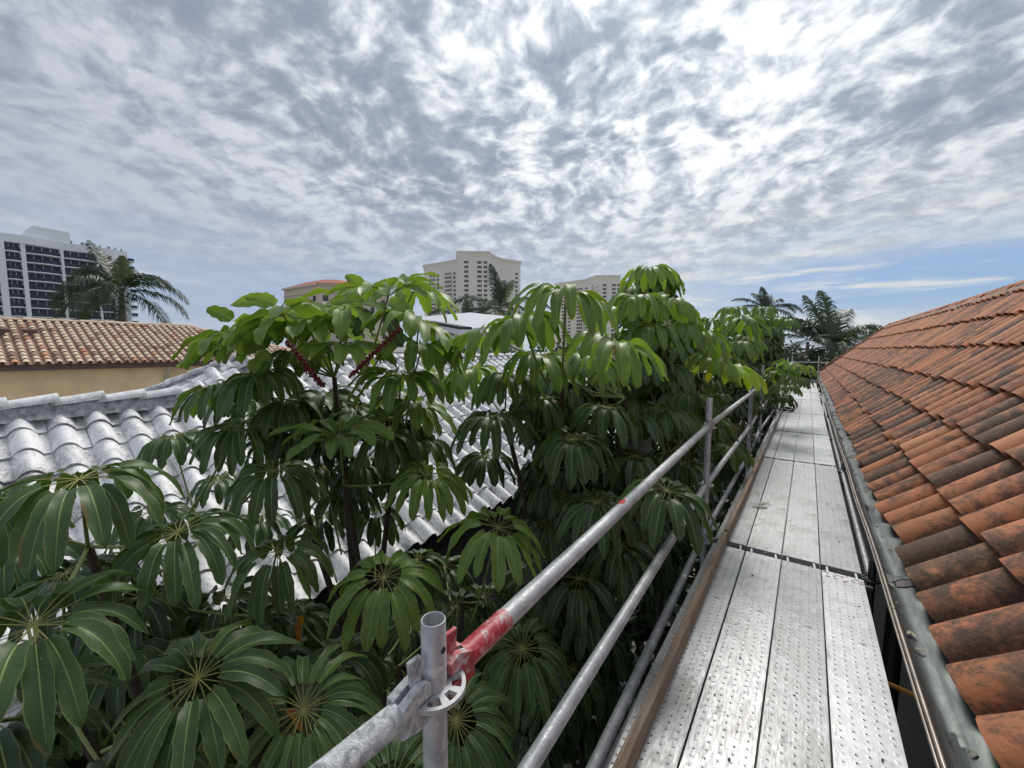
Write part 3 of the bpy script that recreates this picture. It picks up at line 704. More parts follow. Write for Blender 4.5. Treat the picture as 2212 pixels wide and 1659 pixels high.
# two cream towers with flared roofs
def flared_tower(name, label, pts, H, back, zb=GZ, fl=1.6):
    P = [atH(x, y, H) for x, y in pts]; c = sum(P, Vector())/len(P)
    away = Vector((c.x, c.y, 0)).normalized()
    root = tag(empty(name, (P[0].x, P[0].y, GZ)), label, 'building', None)
    # inset so that the flared rim lies on the measured line
    F2 = [Vector((p.x, p.y, 0)) for p in P]; W_ = []
    for i, p in enumerate(F2):
        d = (F2[min(i+1, len(P)-1)]-F2[max(i-1, 0)]).normalized(); w = Vector((d.y, -d.x, 0))
        if w.dot(-p) < 0: w = -w
        W_.append(w)
    inn = [p-w*fl for p, w in zip(F2, W_)]
    bk = [inn[-1]+away*back, inn[0]+away*back]
    mb = MB(); ring = inn+bk; n = len(ring)
    V = [(p.x, p.y, zb) for p in ring]+[(p.x, p.y, H-2.2) for p in ring]
    mb.add(V, [(i, (i+1) % n, n+(i+1) % n, n+i) for i in range(n)])
    mb.build('wall', M_TOWERC, root).location = (-P[0].x, -P[0].y, -GZ)
    mb = MB(); rim = F2+[F2[-1]+away*(back+3), F2[0]+away*(back+3)]
    mid = [a+(b-a)*.35 for a, b in zip(ring, rim)]
    V = [(p.x, p.y, H-4.2) for p in ring]+[(p.x, p.y, H-2.0) for p in mid]+[(p.x, p.y, H-.7) for p in rim]+[(p.x, p.y, H) for p in rim]
    mb.add(V, [(k*n+i, k*n+(i+1) % n, (k+1)*n+(i+1) % n, (k+1)*n+i) for i in range(n) for k in range(3)])
    cc = sum(rim, Vector())/n; mb.tri([(p.x, p.y, H) for p in rim]+[(cc.x, cc.y, H+.4)], [(i, (i+1) % n, n) for i in range(n)])
    mb.build('roof_rim', M_TOWERC, root).location = (-P[0].x, -P[0].y, -GZ)
    return root, [Facade(inn[i], inn[i+1], H) for i in range(len(inn)-1)], P[0]
z5x = lambda z: 884.8+z*.24
pts = [(912, 572.5), (948, 566.5), (985, 560)]
H2 = 64.6
root, F_, P_ = flared_tower('flared_tower', 'tall cream apartment tower with flared concave roofline behind the middle palm', [(912, 572.5), (985, 560), (986, 541.5), (1057, 542.5), (1063, 547), (1072, 553), (1084, 557.5), (1100, 560), (1127, 564)], H2, 30)
lst = []
for r0 in range(15):
    z1 = H2-6.2-r0*3.05
    for zc_, w_ in ((515, 40), (632, 42), (686, 32)):
        lst.append((F_[2], F_[2].ux(z5x(zc_-w_/2)), F_[2].ux(z5x(zc_+w_/2)), z1-1.7, z1, 3))
for r0 in range(14):
    z1 = H2-8.5-r0*3.05
    for zc_, w_ in ((210, 56), (261, 22), (352, 60), (409, 20)):
        lst.append((F_[0], F_[0].ux(z5x(zc_-w_/2)), F_[0].ux(z5x(zc_+w_/2)), z1-1.7, z1, 2 if w_ < 30 else 3))
    lst.append((F_[7], F_[7].ux(z5x(951)), F_[7].ux(z5x(974)), z1-1.7, z1, 2))
    lst.append((F_[5], F_[5].ux(z5x(752)), F_[5].ux(z5x(768)), z1-1.7+1.2, z1+1.2, 2))
    lst.append((F_[6], F_[6].ux(z5x(800)), F_[6].ux(z5x(818)), z1-1.7+1., z1+1., 2))
e = empty('tmp'); bpy.data.objects.remove(e)
holder = root
def off_windows(lst, root, P):
    before = set(o.name for o in root.children); add_windows(lst, root)
    for o in root.children:
        if o.name not in before: o.location = (-P.x, -P.y, -GZ)
off_windows(lst, root, P_)
for r0 in range(13):
    z1 = H2-9.8-r0*3.05
    for a_, b_ in ((180, 238), (318, 392)):
        f0 = F_[0]; u0, u1 = f0.ux(z5x(a_)), f0.ux(z5x(b_))
        mb = MB().box((u0, -.1, z1-1.1), (u1, 1.5, z1-.1), M=f0.M()); o = mb.build('balcony', M_TOWERC, root); o.location = (-P_.x, -P_.y, -GZ)
f0 = F_[2]
for r0 in range(14):
    z1 = H2-8.5-r0*3.05; mb = MB()
    Mx = f0.M(); V = []
    for k in range(7):
        a = math.pi*.5+math.pi*.5*k/6; uu = .6+2.2*math.cos(a)*1.0; ww = -2.5+2.6*math.sin(a)
        V += [tuple(Mx @ Vector((uu-.3, ww-.0, z1-1.3))), tuple(Mx @ Vector((uu-.3, ww, z1-.2)))]
    mb.add(V, [(2*k, 2*k+2, 2*k+3, 2*k+1) for k in range(6)]); o = mb.build('curved_balcony', M_TOWERC, root); o.location = (-P_.x, -P_.y, -GZ)
H3 = 60.
root, F_, P_ = flared_tower('flared_tower', 'lower cream apartment tower with flared roofline behind the tallest umbrella tree', [(1197, 612), (1230, 607.5), (1262, 603), (1275, 599), (1288, 594), (1341, 594)], H3, 30)
lst = []
for r0 in range(14):
    z1 = H3-7-r0*3.05
    for zc_, w_, fi in ((1390, 46, 0), (1438, 24, 0), (1528, 50, 1), (1586, 26, 2), (1635, 26, 3), (1750, 34, 4), (1832, 34, 4), (1872, 24, 4)):
        lst.append((F_[fi], F_[fi].ux(z5x(zc_-w_/2)), F_[fi].ux(z5x(zc_+w_/2)), z1-1.7, z1, 3 if w_ > 30 else 2))
off_windows(lst, root, P_)
for r0 in range(12):
    z1 = H3-8.5-r0*3.05
    for a_, b_, fi in ((1360, 1420, 0), (1500, 1560, 1), (1650, 1710, 3)):
        f0 = F_[fi]; mb = MB().box((f0.ux(z5x(a_)), -.1, z1-1.1), (f0.ux(z5x(b_)), 1.5, z1-.1), M=f0.M()); o = mb.build('balcony', M_TOWERC, root); o.location = (-P_.x, -P_.y, -GZ)
# sandstone block with red roof
H4 = 24.
EP = [atH(612, 623, H4), atH(650, 617, H4), atH(688, 611, H4), atH(740, 613, H4), atH(792, 619, H4), atH(840, 627, H4)]
root = tag(empty('sandstone_block', (EP[0].x, EP[0].y, GZ)), 'sandstone mid-rise with red tiled hip roof behind the flowering tree', 'building')
c = sum(EP, Vector())/6; aw = Vector((c.x, c.y, 0)).normalized()
def off(o): o.location = (-EP[0].x, -EP[0].y, -GZ); return o
inn = [Vector((p.x, p.y, 0))+aw*1.5 for p in EP]; inn = inn+[inn[-1]+aw*25, inn[0]+aw*25]; n = len(inn)
mb = MB().add([(p.x, p.y, GZ) for p in inn]+[(p.x, p.y, H4) for p in inn], [(i, (i+1) % n, n+(i+1) % n, n+i) for i in range(n)])
off(mb.build('wall', M_TOWERS, root))
rim = [Vector((p.x, p.y, 0)) for p in EP]; rim = rim+[rim[-1]+aw*28, rim[0]+aw*28]
tops = [p+(c.xy.to_3d()+aw*12-p)*.42 for p in rim]
mb = MB().add([(p.x, p.y, H4) for p in rim]+[(p.x, p.y, H4+2.6) for p in tops], [(i, (i+1) % n, n+(i+1) % n, n+i) for i in range(n)])
mb.tri([(p.x, p.y, H4+2.6) for p in tops]+[(c.x+aw.x*12, c.y+aw.y*12, H4+3.4)], [(i, (i+1) % n, n) for i in range(n)])
off(mb.build('roof', M_REDROOF, root))
mb = MB()
for i in range(5):
    f0 = Facade(inn[i], inn[i+1], H4); mb.box((0, -.1, H4-.6), (f0.L, 1.0, H4-.02), M=f0.M()); mb.box((0, -.1, H4-3.2), (f0.L, .5, H4-2.9), M=f0.M())
off(mb.build('cornice', M_TOWERS, root))
for i in range(5):
    f0 = Facade(inn[i], inn[i+1], H4); nn_ = max(2, int(f0.L/4.2))
    for r0 in range(6):
        for k in range(nn_):
            u0 = f0.L*(k+.3)/nn_; mb = MB().box((u0, -.2, H4-6.2-r0*3.4), (u0+1.9, .06, H4-4.2-r0*3.4), M=f0.M()); off(mb.build('window', M_GLASSD, root))
# neighbouring pale metal roof edge between the trees
def grey_roof():
    a, b = at(862, 688, 20), at(994, 712, 15)
    root = tag(empty('pavilion', (a.x, a.y, GZ)), 'small pavilion with pale metal roof edge and dark ridge between the trees', 'pavilion')
    up = Vector((0, 0, 1)); d = (b-a); s = Vector((d.y, -d.x, 0)).normalized()
    if s.dot(Vector((a.x, a.y, 0))) < 0: s = -s
    P = [a, b, b-up*.20, a-up*.13]; V = [tuple(p) for p in P]+[tuple(p+s*4+up*.5) for p in P]
    mb = MB().add(V, [(0, 1, 2, 3), (4, 7, 6, 5), (0, 4, 5, 1), (1, 5, 6, 2), (2, 6, 7, 3), (3, 7, 4, 0)])
    o = mb.build('roof', M_GREYPAN, root); o.location = (-a.x, -a.y, -GZ)
    c0, c1 = a+d*.45+up*.06, b+up*.01
    P = [c0, c1, c1+up*.10, c0+up*.05]; V = [tuple(p+s*.02) for p in P]+[tuple(p+s*.5) for p in P]
    mb = MB().add(V, [(0, 1, 2, 3), (4, 7, 6, 5), (0, 4, 5, 1), (1, 5, 6, 2), (2, 6, 7, 3), (3, 7, 4, 0)])
    o = mb.build('ridge_flashing', M_FASCIA, root); o.location = (-a.x, -a.y, -GZ)
    for t in (.1, .9):
        p = a+d*t+s*1.0; o = MB().tube([(p.x, p.y, GZ), (p.x, p.y, p.z-.15)], .08, 8).build('column', M_TOWERW, root, True); o.location = (-a.x, -a.y, -GZ)
grey_roof()
M_WOOD2 = plain('grey_timber', (.34, .32, .29), .8, .3, 8)
M_TBOLD = plain('pale_timber', (.42, .41, .39), .7, .25, 6)
M_LITTER = plain('dry_leaf', (.38, .36, .24), .8, .3, 10)
# ------------------------------------------------------------------ scaffold
DZ = -1.66
BAYS = [(-2.6, .46), (.54, 3.77), (3.86, 7.27), (7.34, 9.86), (9.93, 12.9), (12.97, 16.58), (16.65, 19.33), (19.4, 22.3), (22.37, 25.3)]
ORD = ['bay behind the near post', 'nearest', 'second', 'third', 'fourth', 'fifth', 'sixth', 'seventh', 'farthest']
PX = [-.466, -.216, .034, .283]; LN = ['beside the timber toe board', 'second from the toe board', 'second from the gutter', 'nearest the gutter']
def prim_plank(L, m):
    root = empty('deck_plank')
    w, h = .1205, .05; N = 2
    V = [(-w, -L/2, 0), (w, -L/2, 0), (w, L/2, 0), (-w, L/2, 0), (-w, -L/2, -h), (w, -L/2, -h), (w, L/2, -h), (-w, L/2, -h)]
    bm = bmesh.new(); vs = [bm.verts.new(v) for v in V]
    for f_ in ((0, 1, 2, 3), (0, 4, 5, 1), (1, 5, 6, 2), (2, 6, 7, 3), (3, 7, 4, 0)): bm.faces.new([vs[i] for i in f_])
    eds = [e_ for e_ in bm.edges if all(abs(v.co.z) < 1e-6 for v in e_.verts)]
    bmesh.ops.bevel(bm, geom=eds, offset=.004, segments=2, affect='EDGES')
    bmesh.ops.recalc_face_normals(bm, faces=bm.faces)
    o = bm_obj('plate', bm, m, root)
    for s in (-1, 1):
        for x in (-.085, .085):
            mb = MB().box((x-.006, -.0, -.034), (x+.006, .055, -.006)).box((x-.006, .045, -.06), (x+.006, .055, -.034))
            h_ = mb.build('hook', M_GALV, root); h_.location = (0, s*L/2, 0); h_.rotation_euler = (0, 0, 0 if s > 0 else math.pi)
            if s < 0: h_.location.x = 0
    return root
MAT_SEQ = {1: [0, 0, 2, 1]}
for b, (ya, yb) in enumerate(BAYS):
    drift = -.004*max(0, b-1)
    for k in range(4):
        mi = MAT_SEQ.get(b, None)
        m_ = M_DECK[mi[k] if mi else [1, 3, 0, 3, 2, 0, 1, 3, 0][(b*2+k*3) % 9]]
        p = prim_plank(yb-ya, m_)
        p.location = (PX[k]+drift+random.uniform(-.001, .001), (ya+yb)/2+random.uniform(-.006, .006), DZ+random.uniform(-.002, .002))
        p.rotation_euler = (random.uniform(-.0004, .0004), random.uniform(-.004, .004), random.uniform(-.0006, .0006))
        where = ('in the '+ORD[b]) if b == 0 else 'in the '+ORD[b]+' bay'
        tag(p, 'perforated steel deck plank '+LN[k]+' '+where, 'scaffold plank', 'deck planks of the walkway')
# red paint marks on one plank end
mb = MB()
for k in range(16):
    x0 = .175+.205*k/15+random.uniform(-.008, .008); y0 = 3.745-random.random()**2*.10
    mb.box((x0, y0, DZ+.0012), (x0+random.uniform(.006, .03), y0+random.uniform(.003, .012), DZ+.0018))
tag(mb.build('paint_smear', M_RED), 'pinkish red paint smear at the far end of the near gutter side plank', 'paint mark')
def rosette_bm(M, r=.0615, ri=.0235, t=.009):
    bm = bmesh.new(); SEG = 64; rad = [ri, .034, .0535, r]; top = {}
    for j, rr in enumerate(rad):
        for k in range(SEG):
            a = 2*math.pi*k/SEG; top[j, k] = bm.verts.new((rr*math.cos(a), rr*math.sin(a), t/2))
    for j in range(3):
        for k in range(SEG):
            a = (k+.5)/SEG*360 % 90
            big = abs(a-45) < 19 ; small = a < 9 or a > 81
            if j == 1 and (big or small): continue
            bm.faces.new([top[j, k], top[j+1, k], top[j+1, (k+1) % SEG], top[j, (k+1) % SEG]])
    res = bmesh.ops.extrude_face_region(bm, geom=list(bm.faces))
    bmesh.ops.translate(bm, verts=[v for v in res['geom'] if isinstance(v, bmesh.types.BMVert)], vec=(0, 0, -t))
    bmesh.ops.recalc_face_normals(bm, faces=bm.faces)
    bm.transform(M); return bm
def hollow_tube(p0, p1, ro, ri, seg=28, hole=None):
    bm = bmesh.new(); p0, p1 = Vector(p0), Vector(p1); ax = (p1-p0).normalized(); a = ax.orthogonal().normalized(); b = ax.cross(a)
    rows = []
    for (p, r) in ((p0, ro), (p1-ax*.002, ro), (p1, ro-.0015), (p1, ri+.001), (p1-ax*.003, ri), (p1-ax*.3, ri)):
        rows.append([bm.verts.new(p+(a*math.cos(2*math.pi*k/seg)+b*math.sin(2*math.pi*k/seg))*r) for k in range(seg)])
    for i in range(len(rows)-1):
        for k in range(seg): bm.faces.new([rows[i][k], rows[i][(k+1) % seg], rows[i+1][(k+1) % seg], rows[i+1][k]])
    bmesh.ops.recalc_face_normals(bm, faces=bm.faces)
    return bm
TR = .0242
def post(x, y, ztop, zros, label, m=M_GALV, group='scaffold posts', base=GZ, zs=None, sleeve=False):
    root = tag(empty('scaffold_post', (x, y, base)), label, 'scaffold post', group)
    bm = hollow_tube((0, 0, 0), (0, 0, ztop-base), TR, TR-.0035)
    bm_obj('tube', bm, m, root, True)
    for z in zros:
        if z < base+.2 or z > ztop: continue
        bm_obj('rosette', rosette_bm(Matrix.Translation((0, 0, z-base))), m, root)
    if sleeve:
        mb = MB().tube([(0, 0, ztop-base-.20), (0, 0, ztop-base-.195)], TR+.004, 20).tube([(0, 0, ztop-base-.195), (0, 0, ztop-base-.30)], TR+.004, 20)
        mb.build('sleeve', m, root, True)
    mb = MB()
    for zz in (.055, ):
        for sgn in ((RT*.85-FW*.5).normalized(),):
            c = Vector((0, 0, ztop-base-zz)); d = Vector((sgn.x, sgn.y, 0)).normalized()
            mb.tube([c+d*(TR-.002), c+d*(TR+.0008)], .0065, 12)
    mb.build('pin_hole', M_BLACK, root, True)
    return root
ROS = [-.655-.5*k for k in range(12)]
PL = [(-.56, .513, -.517), (-.655, 3.74, -.405), (-.66, 6.98, -.66), (-.70, 9.25, -.30), (-.665, 13.05, -.37), (-.66, 16.62, -.34), (-.66, 20.0, -.34), (-.66, 25.45, -.30)]
lab = ['galvanised post with open top and wedge coupler in the foreground', 'galvanised post with tall bare spigot at the second rail joint', 'dull grey post stopping at the handrail, under the bright yellow-green leaf', 'galvanised post standing tall just past the bright yellow-green leaf', 'galvanised post half behind leaves, next after the tall one', 'far post among the overhanging leaves', 'far post whose tip shows above the overhanging leaves', 'last outer post at the far corner of the scaffold']
posts = [post(x, y, zt_, ROS, lab[i], M_GALV if i != 2 else M_GALV_D, sleeve=(i == 1)) for i, (x, y, zt_) in enumerate(PL)]
post(.47, 3.98, -1.60, [-1.73-.5*k for k in range(10)], 'dark post with open top between deck and gutter', M_STEEL_DK)
for i, y in enumerate((7.35, 12.9, 19.3)): post(.475, y, -1.58, [-1.73-.5*k for k in range(10)], ['second', 'third', 'fourth'][i]+' inner post between deck and gutter, counted from the camera', M_GALV_D)
post(.47, .50, -1.6, [-1.73-.5*k for k in range(10)], 'inner post below the near edge of the deck', M_GALV_D)
pe = post(.44, 25.85, -.32, [-.655, -1.155, -1.7], 'far corner post at the end of the walkway beside the orange roof', M_GALV)
# wedge head : local frame x = outwards along the ledger, z up
def wedge_head(root, p, d, m, mw, zf=1.0):
    d = Vector((d[0], d[1], 0)).normalized(); s = Vector((-d.y, d.x, 0))
    M = Matrix(((d.x, s.x, 0, p[0]), (d.y, s.y, 0, p[1]), (0, 0, 1, p[2]), (0, 0, 0, 1)))
    bm = bmesh.new()
    prof = [(TR+.001, .011), (TR+.001, .034), (TR+.028, .042), (TR+.066, .026), (TR+.070, -.026), (TR+.028, -.042), (TR+.001, -.034), (TR+.001, -.011), (TR+.030, -.008), (TR+.030, .008)]
    for sg in (-1, 1):
        a = [bm.verts.new((x, sg*.006, z)) for x, z in prof]; b = [bm.verts.new((x, sg*(.021+.004*(x > .08)), z)) for x, z in prof]; n = len(prof)
        bm.faces.new(a); bm.faces.new(b)
        for i in range(n): bm.faces.new([a[i], a[(i+1) % n], b[(i+1) % n], b[i]])
    bmesh.ops.recalc_face_normals(bm, faces=bm.faces); bm.transform(M)
    bm_obj('wedge_head', bm, m, root)
    mb = MB(); V = [(.038, -.0045, -.052), (.048, -.0045, -.052), (.062, -.0045, .085), (.034, -.0045, .085), (.038, .0045, -.052), (.048, .0045, -.052), (.062, .0045, .085), (.034, .0045, .085)]
    mb.add([tuple(M @ Vector(v)) for v in V], [(0, 1, 2, 3), (7, 6, 5, 4), (0, 4, 5, 1), (1, 5, 6, 2), (2, 6, 7, 3), (3, 7, 4, 0)])
    mb.build('wedge', mw, root)
def rail(i, a, b, name, label, group, m=M_GALV, red=False, cat='guard rail', heads=True, ra=TR):
    a, b = Vector(a), Vector(b); d = (b-a).normalized()
    root = tag(empty(name, a), label, cat, group); L = (b-a).length
    A, B = d*.088, d*(L-.088)
    n = max(2, int(L/.05)); mb = MB().tube([A+(B-A)*k/n for k in range(n+1)], [ra*(1+random.uniform(-.006, .006)) for k in range(n+1)], 20)
    mb.build('tube', m, root, True)
    if red:
        mb = MB().tube([A-d*.002, A+d*.06, A+d*.15], [ra+.0012]*3, 20); mb.build('painted_end', M_RED, root, True)
        c = A+(B-A)*red; mb = MB(); 
        V = []; N = 9; sd_ = d.cross(Vector((0, 0, 1))).normalized(); u_ = sd_.cross(d)
        for k in range(N):
            th = R(-40+150*k/(N-1)); rad = sd_*math.cos(th)*-1+u_*math.sin(th)
            w = .034*(.6+.4*math.sin(k*2.1)); V += [tuple(c+rad*(ra+.0015)-d*w), tuple(c+rad*(ra+.0015)+d*w*1.1)]
        mb.add(V, [(2*k, 2*k+2, 2*k+3, 2*k+1) for k in range(N-1)]); mb.build('red_tape', M_REDTAPE, root, True)
    if heads:
        mm = M_RED if red else m
        wedge_head(root, (0, 0, 0), d, mm, mm); wedge_head(root, d*L, -d, m, m)
    return root
ordn = ['near', 'second', 'third', 'fourth', 'fifth', 'sixth', 'seventh']
for i in range(7):
    (xa, ya, _), (xb, yb, _) = PL[i], PL[i+1]
    lb = ['galvanised handrail with red painted end and scrap of red tape, nearest top rail', 'pinkish galvanised handrail between the bare spigot post and the dull grey post', 'handrail just past the bright yellow-green leaf', 'handrail from the tall post into the overhanging leaves', 'handrail behind the overhanging leaves', 'far handrail beyond the overhanging leaves', 'last long handrail before the far scaffold corner'][i]
    rail(i, (xa, ya, -.655+.01*min(i, 1)), (xb, yb, -.645), 'guard_rail', lb, 'top guard rails', red=.326 if i == 0 else False)
    rail(i, (xa, ya, -1.155), (xb, yb, -1.15), 'mid_rail', lb.replace('handrail', 'lower mid rail').replace(' with red painted end and scrap of red tape, nearest top rail', ' running below the near handrail').replace('pinkish ', ''), 'middle guard rails')
    rail(i, (xa-.01, ya, -1.615), (xb-.01, yb, -1.615), 'ledger', ['nearest', 'second', 'third', 'fourth', 'fifth', 'sixth', 'seventh'][i]+' grey ledger tube just outside the timber toe board', 'outer ledgers at deck level', m_galv_d if False else M_GALV_D, cat='scaffold ledger')
nr = rail(9, (-.56, .513, -.655), (-.595, -.35, -.648), 'guard_rail', 'mortar crusted rail running from the near post towards the lower left', None, M_CRUST)
ends = [(-1, .50)]+[(i, y) for i, y in enumerate((3.98, 7.35, 12.9, 19.3))]
for i in range(1, 4):
    rail(i, (.47, ends[i][1], -1.74), (.475, ends[i+1][1], -1.74), 'ledger', ['', 'nearest', 'second', 'third'][i]+' inner ledger tube in the gap between deck and gutter', 'inner ledgers beside the gutter', M_GALV, cat='scaffold ledger')
for i, (xa, ya, _) in enumerate(PL[1:7]):
    yb = BAYS[i+1][1]+.04
    o = tag(MB().tube([(xa, yb, -1.735), (.46, yb, -1.735)], .022, 14).build('transom', M_STEEL_DK, None, True), 'dark transom tube showing through the '+['first', 'second', 'third', 'fourth', 'fifth', 'sixth'][i]+' gap across the deck', 'scaffold transom', 'transoms under the deck joints')
# diagonal brace outside and toe boards
for k, (b, zt_) in enumerate(zip(BAYS[:8], (0,)*8)):
    ya, yb = b[0]-.02 if k else -2.5, b[1]+.03
    bm = bmesh.new(); hh = .105 if k < 6 else .09
    w = -.004*max(0, k-1)
    M = Matrix.Translation((0, 0, 0)) @ Matrix.Diagonal((.038, yb-ya, hh, 1)); bmesh.ops.create_cube(bm, size=1, matrix=M)
    bmesh.ops.subdivide_edges(bm, edges=[e_ for e_ in bm.edges if abs(e_.verts[0].co.y-e_.verts[1].co.y) > .5], cuts=30)
    for v in bm.verts: v.co.x += .003*math.sin(v.co.y*2+k); v.co.z += random.uniform(-.0012, .0012)
    bmesh.ops.bevel(bm, geom=[e_ for e_ in bm.edges if e_.calc_face_angle(0) > 1], offset=.004, segments=1, affect='EDGES')
    o = bm_obj('toe_board', bm, M_WOOD if k < 3 else M_TBOLD if k > 4 else M_WOOD2)
    o.location = (-.492+w-(.005 if k % 2 else 0), (ya+yb)/2, DZ+.004+hh/2); o.rotation_euler = (0, random.uniform(-.03, .03), random.uniform(-.0015, .0015))
    tag(o, ['weathered timber toe board behind the near post', 'nearest weathered timber toe board with split end', 'second timber toe board, beginning at the first deck gap', 'third timber toe board past the leaf litter', 'fourth toe board, beside the coiled cable', 'fifth toe board under the overhanging leaves', 'sixth toe board beyond the overhanging leaves', 'last toe board at the far end'][k], 'toe board', 'toe boards along the outer deck edge')
# far end guard frame across the walkway
for z in (-.655, -1.155):
    o = tag(MB().tube([(-.66, 25.6, z), (.53, 25.9, z), (.60, 25.92, z)], .024, 10).build('end_rail', M_GALV, None, True), ('upper' if z > -1 else 'lower')+' end rail crossing the far end of the walkway', 'guard rail', 'rails across the far end')
tag(MB().box((-.55, 25.35, DZ), (.5, 25.40, DZ+.15)).build('end_toe_board', M_WOOD2), 'toe board closing the far end of the deck', 'toe board')
# coil of cable, litter
pc = atz(1702, 885, DZ+.02)
mb = MB()
for k in range(3):
    mb.tube([(pc.x+(.14-.012*k)*math.cos(a)*1.0, pc.y+(.36-.03*k)*math.sin(a), DZ+.02+.012*k+.012*math.sin(3*a+k)) for a in np.linspace(0, 2*math.pi, 40)], .012, 8, cap=False)
mb.tube([(pc.x+.1, pc.y+.2, DZ+.02), (pc.x+.16, pc.y+.5, DZ+.03), (pc.x+.2, pc.y+.9, DZ+.02)], .009, 8)
tag(mb.build('cable_coil', M_BLACK, None, True), 'black cable coil lying on the deck by the toe board', 'cable')
def blob_leaf(mb, p, L, W, yaw, C, lift=.004):
    V = []; 
    for i, t in enumerate(np.linspace(0, 1, 6)):
        w = W*math.sin(math.pi*min(1, t*.96+.03))**.7
        for s in (-1, 0, 1):
            x, y = (t-.5)*L, s*w
            V.append((p[0]+x*math.cos(yaw)-y*math.sin(yaw), p[1]+x*math.sin(yaw)+y*math.cos(yaw), p[2]+lift+.006*math.sin(t*3)+.004*(s != 0)))
    mb.add(V, [(i*3+k, (i+1)*3+k, (i+1)*3+k+1, i*3+k+1) for i in range(5) for k in range(2)], UV=[(s/2, t) for t in np.linspace(0, 1, 6) for s in (0, 1, 2)], C=C)
pl = atz(1645, 1095, DZ); mb = MB()
for k in range(9): blob_leaf(mb, (pl.x+random.uniform(-.05, .07), pl.y+random.uniform(-.14, .14), DZ), random.uniform(.05, .12), random.uniform(.006, .014), random.uniform(0, 6.3), (.8, 0, 0))
tag(mb.build('leaf_litter', M_LITTER, None, True), 'pale dry leaf scraps on the deck beside the toe board', 'leaf litter', kind='stuff')
mb = MB(); a = Vector((.30, 3.3, -2.25)); b = Vector((.95, 2.35, -2.0))
tag(MB().tube([Vector((.42, 3.18, -1.99)), Vector((.60, 3.15, -2.0)), Vector((.97, 3.05, -2.05))], .013, 10).build('conduit', M_ORANGE, None, True), 'yellow conduit crossing below the gutter', 'conduit')
tag(MB().tube([Vector((.575, 3.72, -1.80-.012*k)) if k % 2 else Vector((.577, 3.72, -1.80-.012*k)) for k in range(120)], [.052 if k % 2 else .044 for k in range(120)], 16).build('corrugated_pipe', M_BLACK, None, True), 'black corrugated drain pipe hanging under the gutter', 'drain pipe')
mb = MB(); c = Vector((-.63, 3.35, -1.62))
for k in range(3): mb.tube([c+Vector((.03*math.cos(a), .05*math.sin(a)*(1+.2*k), .02*math.sin(a)+.01*k)) for a in np.linspace(0, 5.5, 16)], .0016, 6)
tag(mb.build('tie_wire', M_GALV, None, True), 'thin twisted tie wire loops on the outer ledger', 'wire')

mb = MB(); mb2 = MB()
for k in range(110):
    x, y = random.uniform(-.45, .39), .6+random.random()**1.5*8; r_ = random.uniform(.002, .006)*(1+.12*y); n = 6; a0 = random.uniform(0, 6)
    z = DZ+.0045; V = [(x, y, z+.001)]+[(x+r_*math.cos(a0+2*math.pi*i/n)*random.uniform(.5, 1.2), y+r_*1.4*math.sin(a0+2*math.pi*i/n)*random.uniform(.5, 1.2), z) for i in range(n)]
    (mb if k % 3 else mb2).tri(V, [(0, 1+i, 1+(i+1) % n) for i in range(n)])
tag(mb.build('mortar_spatter', M_GREYPAN), 'small pale mortar and paint spatters scattered over the deck', 'spatter', kind='stuff')
tag(mb2.build('grit', M_SOIL), 'dark grit and crumbs scattered over the deck', 'grit', kind='stuff')
mb = MB()
for k in range(70):
    y = .8+random.random()*14; x = random.uniform(.515, .60); z = -1.572+abs(x-.555)*.12
    blob_leaf(mb, (x, y, z), random.uniform(.02, .06), random.uniform(.004, .010), random.uniform(0, 6.3), (0, 0, 0))
tag(mb.build('gutter_litter', M_LITTER), 'dry leaf bits and twigs lying in the gutter', 'leaf litter', kind='stuff')
